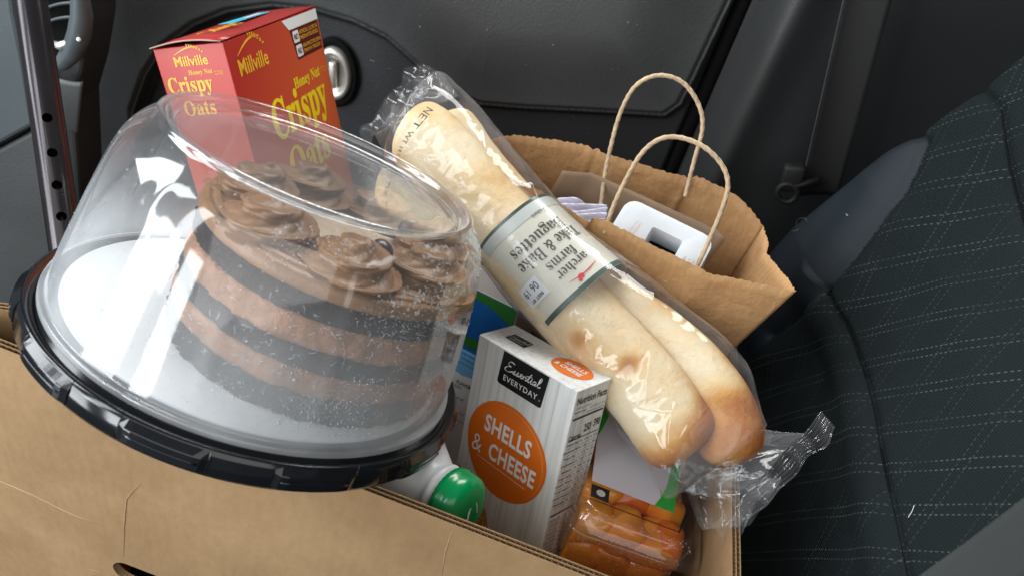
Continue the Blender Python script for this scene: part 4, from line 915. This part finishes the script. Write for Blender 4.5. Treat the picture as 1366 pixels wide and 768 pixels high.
# fruit pieces
spots_f = [(x0_+.020+.0265*i+random.uniform(-.003,.003), y0_+.0225+random.uniform(-.001,.003), z_+random.uniform(-.003,.003)) for z_ in (-.030, -.058) for i in range(4)]
spots_f += [(x0_+.022+.026*i+random.uniform(-.004,.004), y0_+yy__, -.024+random.uniform(-.003,.001)) for yy__ in (.055,.088,.112) for i in range(3)]
for x, y, z in spots_f:
    x = min(x, x1_-.021); g = G(); c = Vector((x, y, zl+z-.002)); rx = Matrix.Rotation(random.uniform(-.7,.7), 3, Vector((random.uniform(-.3,.3), 1, random.uniform(-.3,.3))).normalized())
    oy, oz, ox = random.uniform(0,.0022), random.uniform(0,.0022), random.uniform(0,.002)
    sx = (random.uniform(.0165,.0195), random.uniform(.0150,.0165), random.uniform(.0140,.0165)); vs = []
    for i in range(17):
        for j in range(26):
            a, b_ = math.pi*i/16, 2*math.pi*j/26; q = Vector((math.sin(a)*math.cos(b_), math.sin(a)*math.sin(b_), math.cos(a)))
            q = Vector([abs(t)**.78*(1 if t > 0 else -1) for t in q]); q *= 1.10+.26*noise.noise(q*1.3+c*90)+.05*noise.noise(q*5+c*90); p = c+rx @ Vector((q.x*sx[0], q.y*sx[1], q.z*sx[2]))
            p.y = p.y if p.y > y0_+.0088+oy else y0_+.0088+oy-.08*(y0_+.0088+oy-p.y); p.x = min(max(p.x, x0_+.0075+ox), x1_-.0075-ox); p.z = min(p.z, zl-.0080-oz); vs.append(p)
    g.add(vs, [(i*26+j, i*26+(j+1) % 26, (i+1)*26+(j+1) % 26, (i+1)*26+j) for i in range(16) for j in range(26)])
    part('fruit_piece', tl(g), MAT['fruit'] if random.random() < .45 else MAT['fruit2'], tub)
g = G()
for k in range(300):
    s_ = random.random(); p = Vector((random.uniform(x0_+.01,x1_-.01), y0_+.0045+random.uniform(-.0005,.0005), zl-.018-random.random()**2*.04)) if s_ < .6 else Vector((random.uniform(x0_+.01,x1_-.01), y0_+random.uniform(.002,.012), zl-.0035)); g.ball(p, random.uniform(.0003,.0008), 3, 6)
part('condensation', tl(g), MAT['droplet'], tub, kind='stuff')

# ================================================================== clear cup edge at the far left of the box
cup = root('clear_cup', 'clear plastic cup rim poking out between the black tray and the box corner', 'plastic cup', U(45, 500, .56))
g = G(); cq = M_at(U(62, 500, .565), Vector((.3,.9,.2)), Vector((-.9,.3,.3))); g.lathe([(.022,-.03),(.0245,-.002),(.0262,-.001),(.0265,.001),(.0250,.0018),(.0240,.0)], 48, cq); part('cup_wall', g, MAT['clam'], cup)
# something white seen through the hand hole
g = G(); hw = hcn+tdir*.031+Vector((0,0,.012))+Vector((0,.022,-.02))
g.grid(lambda u, v: hw+Vector(((u-.35)*.07, .006*math.sin(u*9+v*4), (v-.5)*.12)), 14, 14); pw = part('paper_wrap', g, MAT['sticker'], solid=.0006)
g = G(); g.grid(lambda u, v: hcn+tdir*(-.02+.09*u)+Vector((.0, .030+.012*math.sin(u*7+v*3), .05-.11*v)), 12, 12); bw = part('hand_hole_shade', g, MAT['gap'], solid=.001); bw['label'] = 'black sheet added inside the box, standing in for shade behind the hand hole'; bw['category'] = 'packet'  # black sheet added behind the hand hole in place of shade
pw['label'] = 'crumpled white wrapping seen through the hand hole of the box'; pw['category'] = 'wrapping'

# ================================================================== PAPER BAG
bag = root('paper_bag', 'open brown kraft paper bag with two twisted cord handles, standing behind the baguettes', 'paper bag', Vector((.09,.57,-.62)))
FR = U(1062,388,.60); FL = U(668,232,.665); BRp = U(1018,302,.70); BL = U(646,190,.735)
def cr(p, s=1.0, seed=0):
    return noise.noise(Vector((p.x*14, p.y*14, p.z*9+seed)))*.005*s+(1-2*abs(noise.noise(Vector((p.x*26, p.y*26, p.z*26+seed*2)))))*.0022*s+noise.noise(Vector((p.x*45, p.y*45, p.z*40+seed)))*.0011*s
def sheet(name, top, down, mat_=None, jag=.0012, seed=0, nd=26, nu=90, crs=1.0, ends=(1,1)):
    """top: list of 3-D points of the torn rim; down: vector(s) to the bottom"""
    n_ = len(top); T = [Vector(p) for p in top]; seg = [0]
    for i in range(1, n_): seg.append(seg[-1]+(T[i]-T[i-1]).length)
    def at(s):
        s *= seg[-1]; i = max(k for k in range(n_) if seg[k] <= s+1e-9); i = min(i, n_-2); return T[i].lerp(T[i+1], (s-seg[i])/(seg[i+1]-seg[i]))
    g = G(); vs = []
    for i in range(nu):
        u = i/(nu-1); p = at(u); j_ = jag*(random.uniform(-1,1)*.5+(1 if i % 2 else -1)*.35)
        dn = down[0].lerp(down[1], u) if isinstance(down, (list, tuple)) else down
        nr = (T[-1]-T[0]).cross(dn).normalized()
        for j in range(nd):
            v = j/(nd-1); q = p+dn*v+(Vector((0,0,j_)) if j == 0 else Vector((0,0,0)))
            e = min(1, 8*v, 6*(1-u)+(1-ends[1]), 6*u+(1-ends[0])); vs.append(q+nr*cr(q, crs, seed)*max(.0, min(1, 6*u, 6*(1-u)))*min(1, .35+2.5*v))
    g.add(vs, [(i*nd+j, (i+1)*nd+j, (i+1)*nd+j+1, i*nd+j+1) for i in range(nu-1) for j in range(nd-1)])
    return part(name, g, mat_ or MAT['kraft'], bag, solid=.0003)
def proj_line(px_list, A, B, pa, pb):
    out = []
    for px, py in px_list:
        t = (px-pa)/(pb-pa); d = A.dot(_f)+(B.dot(_f)-A.dot(_f))*t; out.append(U(px, py, d))
    return out
dn = Vector((-.012,-.004,-.26))
backtop = [(646,190),(664,184),(688,181),(740,187),(786,196),(791,201),(797,198),(802,204),(830,212),(862,222),(892,232),(912,236),(920,241),(927,236),(934,238),(960,249),(985,263),(1003,281),(1018,302)]
bt = proj_line(backtop, BL, BRp, 646, 1018)
sheet('back_panel', bt, dn, seed=1)
fronttop = [(668,232),(700,246),(722,256),(748,272),(775,290),(786,298),(790,290),(812,298),(850,317),(890,336),(920,349),(948,364),(1000,376),(1035,384),(1062,388)]
ftp = proj_line(fronttop, FL, FR, 668, 1062)
dnF = [Vector((-.012,.02,-.25)), Vector((-.045,.03,-.25))]
sheet('front_panel', ftp, dnF, seed=5)
gus = [BRp, U(1025,326,.675), U(1022,338,.665), U(1034,352,.645), U(1050,372,.62), FR]
sheet('side_gusset', gus, [dn, dnF[1]], seed=9, nu=40, crs=.8)
sheet('side_gusset', [BL, U(640,205,.715), FL], [dn, dnF[0]], seed=12, nu=30)
# reinforcing patches inside, where the cords are glued
pt = [U(752,222,.712)-Vector((0,.004,0)), U(792,226,.708)-Vector((0,.004,0)), U(955,300,.69)-Vector((0,.004,0)), U(968,312,.688)-Vector((0,.004,0))]
sheet('handle_patch', [p-Vector((.0,.0045,.0)) for p in pt], Vector((-.01,-.002,-.055)), MAT['kraft_patch'], jag=0, seed=1, nd=12, nu=30, crs=1)
def cord(name, px, ds, r=.0019):
    P_ = [U(x, y, d) for (x, y), d in zip(px, ds)]
    fine = []
    for i in range(len(P_)-1):
        q0, q1, q2, q3 = P_[max(i-1,0)], P_[i], P_[i+1], P_[min(i+2,len(P_)-1)]
        for k in range(7):
            t = k/7; fine.append(.5*((2*q1)+(q2-q0)*t+(2*q0-5*q1+4*q2-q3)*t*t+(3*q1-q0-3*q2+q3)*t**3))
    fine.append(P_[-1])
    # twisted: a two-lobed section winding round the centre line
    g = G(); n_ = 14; vs = []; prev = None; L = 0
    res = []
    for i in range(len(fine)-1):
        for k in range(3): res.append(fine[i].lerp(fine[i+1], k/3))
    res.append(fine[-1]); m = len(res)
    for i, p in enumerate(res):
        t = (res[min(i+1,m-1)]-res[max(i-1,0)]).normalized(); a = t.orthogonal().normalized() if prev is None else (prev-t*prev.dot(t)).normalized(); prev = a; b_ = t.cross(a)
        if i: L += (p-res[i-1]).length
        for j in range(n_):
            th = 2*math.pi*j/n_; rr = r*(1+.08*math.cos(2*th-L*900)+.06*noise.noise(Vector((L*300, j, 0))))
            vs.append(p+rr*(math.cos(th)*a+math.sin(th)*b_))
    g.add(vs, [(i*n_+j, i*n_+(j+1) % n_, (i+1)*n_+(j+1) % n_, (i+1)*n_+j) for i in range(m-1) for j in range(n_)]); return part(name, g, MAT['cord'], bag)
cord('handle', [(800,290),(806,238),(815,195),(828,150),(848,115),(878,101),(910,110),(932,140),(937,172),(926,215),(914,262)], [.705,.705,.70,.69,.68,.675,.675,.68,.685,.69,.70])
cord('handle', [(806,312),(818,276),(836,238),(856,205),(880,186),(908,184),(940,197),(964,222),(971,250),(961,285),(944,325),(930,355)], [.650,.648,.642,.632,.622,.618,.615,.615,.618,.624,.632,.638])

# ---- inside the bag: a white moulded tub with a square grip hole
tbm = M_at(U(872,330,.655), Vector((.90,-.28,.02)), Vector((.25,.80,.55))) @ Matrix.Scale(.92, 4)
wt = root('white_tub', 'white moulded container with a square grip hole, standing inside the paper bag', 'plastic container', tbm @ Matrix.Translation((0,0,-.05)))
g = G(); bmw = bmesh.new()
outer_ = rrect(-.043,-.024,.045,.034,.012,6); inner_ = [(-.012,-.012),(.018,-.012),(.020,.014),(-.014,.014)]
vo = [bmw.verts.new((x, y, 0)) for x, y in outer_]; vi = [bmw.verts.new((x, y, 0)) for x, y in rrect(-.010,-.006,.020,.018,.002,2)]
eo = [bmw.edges.new((vo[i], vo[(i+1) % len(vo)])) for i in range(len(vo))]; ei = [bmw.edges.new((vi[i], vi[(i+1) % len(vi)])) for i in range(len(vi))]
bmesh.ops.triangle_fill(bmw, edges=eo+ei, use_beauty=True)
r_ = bmesh.ops.extrude_face_region(bmw, geom=list(bmw.faces)); vv = [e for e in r_['geom'] if isinstance(e, bmesh.types.BMVert)]; bmesh.ops.translate(bmw, verts=vv, vec=(0,0,-.045)); bmesh.ops.recalc_face_normals(bmw, faces=bmw.faces)
mew = bpy.data.meshes.new('tub_body'); bmw.to_mesh(mew); bmw.free(); mew.transform(Matrix.Translation((0,0,.05)))
part('tub_body', mew, MAT['whiteplastic'], wt, local=True, smooth=True, bevel=.0045, angle=60)
g = G(); g.box((-.0095,-.0055,.018),(.0195,.0175,.020)); part('grip_hole_shade', g, MAT['gap'], wt, local=True, smooth=False)  # black plate: the shade down the grip hole is put into its colour
def wf_(x, y, o): return (x, y, .05+o)
type_part('lettering', wt, wf_, [(s, -.026+.004*k, .004, .0022, dict(width=.024, rot=1.45)) for k, s in enumerate(['PLEASE RECYCLE THIS', 'CARTON WHEN EMPTY'])]+[(s, .028+.0042*k, -.002, .0022, dict(width=.016, rot=1.45)) for k, s in enumerate(['KEEP FRESH', 'GRADE A', 'LARGE'])], MAT['pinkprint'], .0003)
g = G()
def lil(u, v):
    p = U(742+u*66, 268+8*u+v*(26-6*u), .70-.03*v); return p+Vector((0,0,.004*math.sin(v*22+u*5)+.004*noise.noise(p*60)))
g.grid(lil, 30, 26); lw = part('plastic_packet', g, MAT['lilac'], solid=.0008); lw['label'] = 'crinkled lilac grey plastic packet inside the paper bag beside the white tub'; lw['category'] = 'packet'

# ================================================================== BAGUETTES and their clear bag
LA = [U(x, y, d) for x, y, d in [(538,170,.655),(575,196,.650),(633,263,.640),(680,315,.630),(728,372,.620),(777,427,.610),(826,480,.600),(868,528,.588),(894,565,.580),(924,604,.575)]]
LB = [U(x, y, d) for x, y, d in [(588,160,.700),(608,190,.695),(648,245,.685),(704,306,.672),(757,358,.658),(812,405,.645),(866,447,.628),(922,496,.608),(960,548,.590),(984,618,.570)]]
RA, RB = .0292, .0255
def loafr(t, R, e0=.09, e1=.09):
    a = min(1, t/e0); b_ = min(1, (1-t)/e1); return R*math.sqrt(max(0, 1-(1-a)**2.4))*math.sqrt(max(0, 1-(1-b_)**2.4))
def baguette(P_, R, seed, spots, lab):
    nU, nV = 190, 64; g = G(); vs = []; uvs = []
    for i in range(nU):
        t = i/(nU-1); c = spline(P_, min(max(t,1e-4),.9999)); tg = (spline(P_, min(1,t+.01))-spline(P_, max(0,t-.01))).normalized()
        up = (-c.normalized()); up = (up-tg*up.dot(tg)).normalized(); sd_ = tg.cross(up)
        r0_ = loafr(t, R)
        for j in range(nV):
            a = 2*math.pi*j/nV; dr = sd_*math.cos(a)*1.06+up*math.sin(a)*.92; p = c+dr*r0_
            q = noise.fractal(p*14+Vector((seed,0,0)), 1, 2, 2)*.0015+noise.fractal(p*70, 1, 2, 3)*.0004
            # a shallow score line along the crown
            q -= .0028*math.exp(-((a-1.75-.35*math.sin(t*9+seed))/.14)**2)*math.sin(math.pi*t)**.5*(.5+.5*math.sin(t*30))
            vs.append(p+dr*q*min(1, r0_/R*1.5))
            toast = .13+ 1.05*float(sstep(.83,.97,t))*(.80+.20*math.cos(a+1.9)) + .12*(1-float(sstep(.0,.08,t))) + .50*math.exp(-((a-4.1)/1.0)**2)
            toast += .22*math.exp(-((a-math.pi*1.0)/.55)**2)*float(sstep(.3,.9,t))
            for s_t, s_a, s_r, s_k in spots: toast += s_k*math.exp(-(((t-s_t)*.42)**2+((a-s_a)*R)**2)/s_r**2)
            uvs.append((toast, t))
    g.add(vs, [(i*nV+j, i*nV+(j+1) % nV, (i+1)*nV+(j+1) % nV, (i+1)*nV+j) for i in range(nU-1) for j in range(nV)])
    o = part('baguette', g, MAT['bread'], uv=uvs); o['label'] = lab; o['category'] = 'baguette'; o['group'] = 'baguettes in the clear bag'; return o
baguette(LA, RA, 3, [(.70,1.7,.009,.45),(.585,1.2,.008,.4),(.80,1.4,.007,.2)], 'pale part-baked baguette nearer the shells carton, its brown end over the fruit tub')
baguette(LB, RB, 11, [(.9,2.0,.01,.3)], 'pale part-baked baguette on the paper bag side, its end over the box wall')
# hull of the two loaves, shared by label sleeve and bag
ends = {'t0': (U(494,192,.665), U(568,92,.685)), 't1': (U(950,700,.545), U(1098,548,.570))}
def hull(t, a, k=1.0, pad=.0035):
    """t along (0..1 between the loaf tips), a round the pair"""
    tt_ = min(max(t,0),1); A_ = spline(LA, min(tt_,.9999)); B_ = spline(LB, min(tt_,.9999)); C = (A_+B_)/2
    tg = (spline(LA, min(1,tt_+.01))-spline(LA, max(0,tt_-.01))).normalized(); ac = tg.cross(-C).normalized(); ac = -ac if ac.dot(B_-A_) < 0 else ac; sep = (B_-A_).dot(ac)
    nn = tg.cross(ac); 
    if nn.dot(-C) < 0: nn = -nn
    W = sep/2+max(RA,RB)*1.02+pad; H = RA*.96+pad+abs((B_-A_).dot(nn))/2
    k0 = loafr(min(max(.5+(t-.5)*.94, .0), 1.0), 1.0, .05, .05); H = max(.0022, H*k0**.8); W = W*(.80+.20*k0) if t > .5 else W
    ca, sa_ = math.cos(a), math.sin(a); e = .75
    x = W*abs(ca)**e*(1 if ca > 0 else -1); y = H*abs(sa_)**e*(1 if sa_ > 0 else -1)
    return C, ac, nn, tg, x*k, y*k
S1, S2 = .330, .528
bread_bag = root('bread_bag', 'clear crinkled plastic bag with a cream label sleeve round two baguettes, across the box', 'bread bag', (LA[4]+LB[4])/2-Vector((0,0,.03)))
def crease_n(p, s):
    q = noise.noise(p*s); return 1-abs(q)*2
rc = random.Random(21); CREASES = []
for _ in range(46):
    t0 = rc.uniform(-.02, 1.08); a0 = rc.uniform(.1, 3.0); L_ = rc.uniform(.02, .09); th = rc.gauss(.2, .7); CREASES.append((t0*.46, a0*.035, t0*.46+L_*math.cos(th), a0*.035+L_*math.sin(th)*.6, rc.uniform(.0006, .0017)))
CRS = np.array(CREASES)
def crease_h(t, a):
    x, y = t*.46, a*.035; dx = CRS[:,2]-CRS[:,0]; dy = CRS[:,3]-CRS[:,1]; k = np.clip(((x-CRS[:,0])*dx+(y-CRS[:,1])*dy)/(dx*dx+dy*dy), 0, 1)
    d = np.hypot(x-CRS[:,0]-k*dx, y-CRS[:,1]-k*dy); return float(np.sum(CRS[:,4]*np.exp(-d/.0016)*np.sin(np.pi*np.clip(k, .02, .98))**.5))
def filmf(u, v):
    a = v*2*math.pi; tt_ = -.09+1.30*u
    C, ac, nn, tg, x, y = hull(tt_, a)
    p = C+ac*x+nn*y
    for key, t_ in (('t0', (.015-tt_)/.105), ('t1', (tt_-.985)/.225)):
        w_ = float(sstep(0, 1, t_))
        if w_ > 0:
            e0, e1 = ends[key]; m_ = (e0+e1)/2; hx = (e1-e0)/2; xs = max(-1, min(1, x/.062))
            q = m_+hx*xs+nn*(.0035*math.sin(a))*(1-w_*.85)+nn*(.006*math.sin(xs*9+2)*w_)
            lin = max(0, min(1, t_)); p = p.lerp(q, lin*.35+w_*.65)
    loose = 1+1.5*float(sstep(.93,1.1,tt_))+1.2*float(sstep(.06,-.05,tt_))
    inlabel = float(sstep(S1-.03, S1+.02, tt_)*(1-sstep(S2-.02, S2+.03, tt_)))
    loose *= 1-.72*inlabel
    dr = (ac*x/.06+nn*y/.034).normalized()
    w1 = crease_n(Vector((p.x*9, p.y*9, p.z*9)), 1.7); w2 = crease_n(p+Vector((3,1,2)), 24); w3 = crease_n(p+Vector((7,1,2)), 90)
    return p+dr*(.0030*(w1-.5)+.0010*(w2-.4)*loose+.0003*(w3-.4)*loose+.0008+crease_h(tt_, a)*(1-.6*inlabel))
g = G(); g.grid(filmf, 460, 200, closev=True); part('clear_film', g, MAT['film'], bread_bag)
# flattened seal bands at both ends
for key in ('t0', 't1'):
    e0, e1 = ends[key]; C, ac, nn, tg, _, _ = hull(0 if key == 't0' else 1, 0); outw = (-tg if key == 't0' else tg)
    ln = .012 if key == 't0' else .016
    def sealf(u, v):
        p = e0.lerp(e1, u)+outw*(ln*v+.0018*math.sin(u*23)*v)+nn*(.006*math.sin((2*u-1)*9+2)*.9+.0015*math.sin(v*40)+.0025*noise.noise(Vector((u*9, v*2, 5)))); return p
    g = G(); g.grid(sealf, 90, 22); part('crimped_seal', g, MAT['film'], bread_bag)
# loose gather of film under the loaf tips
def gath(u, v):
    a, b_ = U(896,612,.556).lerp(U(1040,640,.55), u), U(936,706,.540).lerp(U(1000,700,.535), u)
    p = a.lerp(b_, v); n_ = Vector((-.2,-.5,.8)); return p+n_*(.010*(crease_n(p+Vector((1,2,3)), 26)-.5)+.004*(crease_n(p, 70)-.5)+.004*math.sin(u*14+v*3))
g = G(); g.grid(gath, 80, 70); part('gathered_film', g, MAT['film'], bread_bag)
def gath2(u, v):
    a, b_ = U(503,180,.662).lerp(U(612,128,.675), u), U(560,84,.690).lerp(U(588,98,.690), u)
    p = a.lerp(b_, v); n_ = Vector((.1,-.8,.5)); return p+n_*(.006*(crease_n(p+Vector((1,2,3)), 30)-.5)+.003*(crease_n(p, 80)-.5)+.003*math.sin(u*12+v*2))
g = G(); g.grid(gath2, 60, 50); part('gathered_film', g, MAT['film'], bread_bag)

def sleeve_pt(t, a, off=0):
    C, ac, nn, tg, x, y = hull(t, a, 1.0, .0016); dr = (ac*x/.06+nn*y/.034).normalized(); return C+ac*x+nn*y+dr*off
# on the label, xr runs across from the paper-bag side to the near side, yr up towards the lower-right end of the loaves
AL = []
for t_ in (S1, S2):
    arc = [0]; prev = None; aa = np.linspace(-.5, math.pi+.5, 121)
    pts = [sleeve_pt((S1+S2)/2, a) for a in aa]
    for i in range(1, 121): arc.append(arc[-1]+(pts[i]-pts[i-1]).length)
    AL.append(arc)
arc = np.array(AL[0]); aa = np.linspace(-.5, math.pi+.5, 121); LEN = (spline(LA, S2)-spline(LA, S1)).length
def lab(x, y, o=0):
    a = float(np.interp(x, arc, aa)); t = S1+(S2-S1)*(y/LEN); return sleeve_pt(t, a, o)
ARC = arc[-1]
g = G(); nu_, nv_ = 90, 60
g.grid(lambda u, v: lab(ARC*u, LEN*v), nu_, nv_); sleeve = part('label_sleeve', g, MAT['label'], bread_bag, solid=.0002)
def band(y0, y1, name, m, o=.0005):
    g = G(); g.grid(lambda u, v: lab(ARC*u, y0+(y1-y0)*v, o), 90, 4); part(name, g, m, sleeve)
band(LEN-.0045, LEN-.0002, 'green_band', MAT['darkgreen']); band(.0002, .0026, 'green_band', MAT['darkgreen']); band(.0026, .0110, 'grey_band', MAT['label_grey'])
def lf(x, y, o): return lab(x, y, o)
def lf2(x, y, o): return lab(x, y, o)
X0 = ARC*.5
type_part('lettering', sleeve, lf, [(bold('archer'), X0-.012, LEN-.0205, .0078, dict(width=.027, bold=-.004)), (bold('farms'), X0-.010, LEN-.0300, .0085, dict(width=.025, bold=-.004))], MAT['label_ink'], .0008, local=False)
type_part('lettering', sleeve, lf, [(bold('Take & Bake'), X0-.010, LEN-.0430, .0098, dict(width=.058, bold=-.002)), (bold('Baguettes'), X0-.008, LEN-.0555, .0118, dict(width=.050, bold=-.002))], MAT['label_ink'], .0008, local=False)
type_part('lettering', sleeve, lf, [('2 count', X0-.022, LEN-.0680, .0036, dict(width=.014))], MAT['label_ink'], .0009, local=False)
poly_part('red_emblem', sleeve, lf, stroke([(X0-.027+.026*t, LEN-.0125+.0022*math.sin(t*3.1)) for t in np.linspace(0,1,8)], [.0003,.0007,.0010,.0010,.0009,.0008,.0006,.0003])+[disc(X0-.0105, LEN-.0100, .0026, .0021, 12), disc(X0-.0082, LEN-.0080, .0014, .0014, 10), [(X0-.013,LEN-.0110),(X0-.0115,LEN-.0078),(X0-.0105,LEN-.0115)]], MAT['redprint'], .0008, local=False)
def st(x, y, o): return lab(x, y, o)
sx_, sy_ = X0+.0235, LEN-.0255
g = G(); g.grid(lambda u, v: lab(sx_-.0105+.021*u, sy_-.0085+.017*v, .0010), 8, 8); stk = part('date_sticker', g, MAT['sticker'], sleeve)
type_part('lettering', sleeve, st, [('BEST BY', sx_, sy_+.0052, .0026, dict(width=.013, bold=.02)), ('06 19', sx_, sy_-.0025, .0062, dict(width=.015))], MAT['ink'], .0014, local=False)
def fp(x, y, o):  # weight print on the film near the upper end
    C, ac, nn, tg, xx, yy_ = hull(.06+y, math.pi/2); return None
def top_print(x, y, o):
    p0 = sleeve_pt(.085+y/.46, math.pi/2+.55+x/.045, .0055+o); return p0
type_part('printed_weight', bread_bag, top_print, [('NET WT 14 OZ', -.010, .004, .0085, dict(width=.050)), ('3974', .024, .030, .0085, dict(width=.016))], MAT['ink'], .0004, local=False)
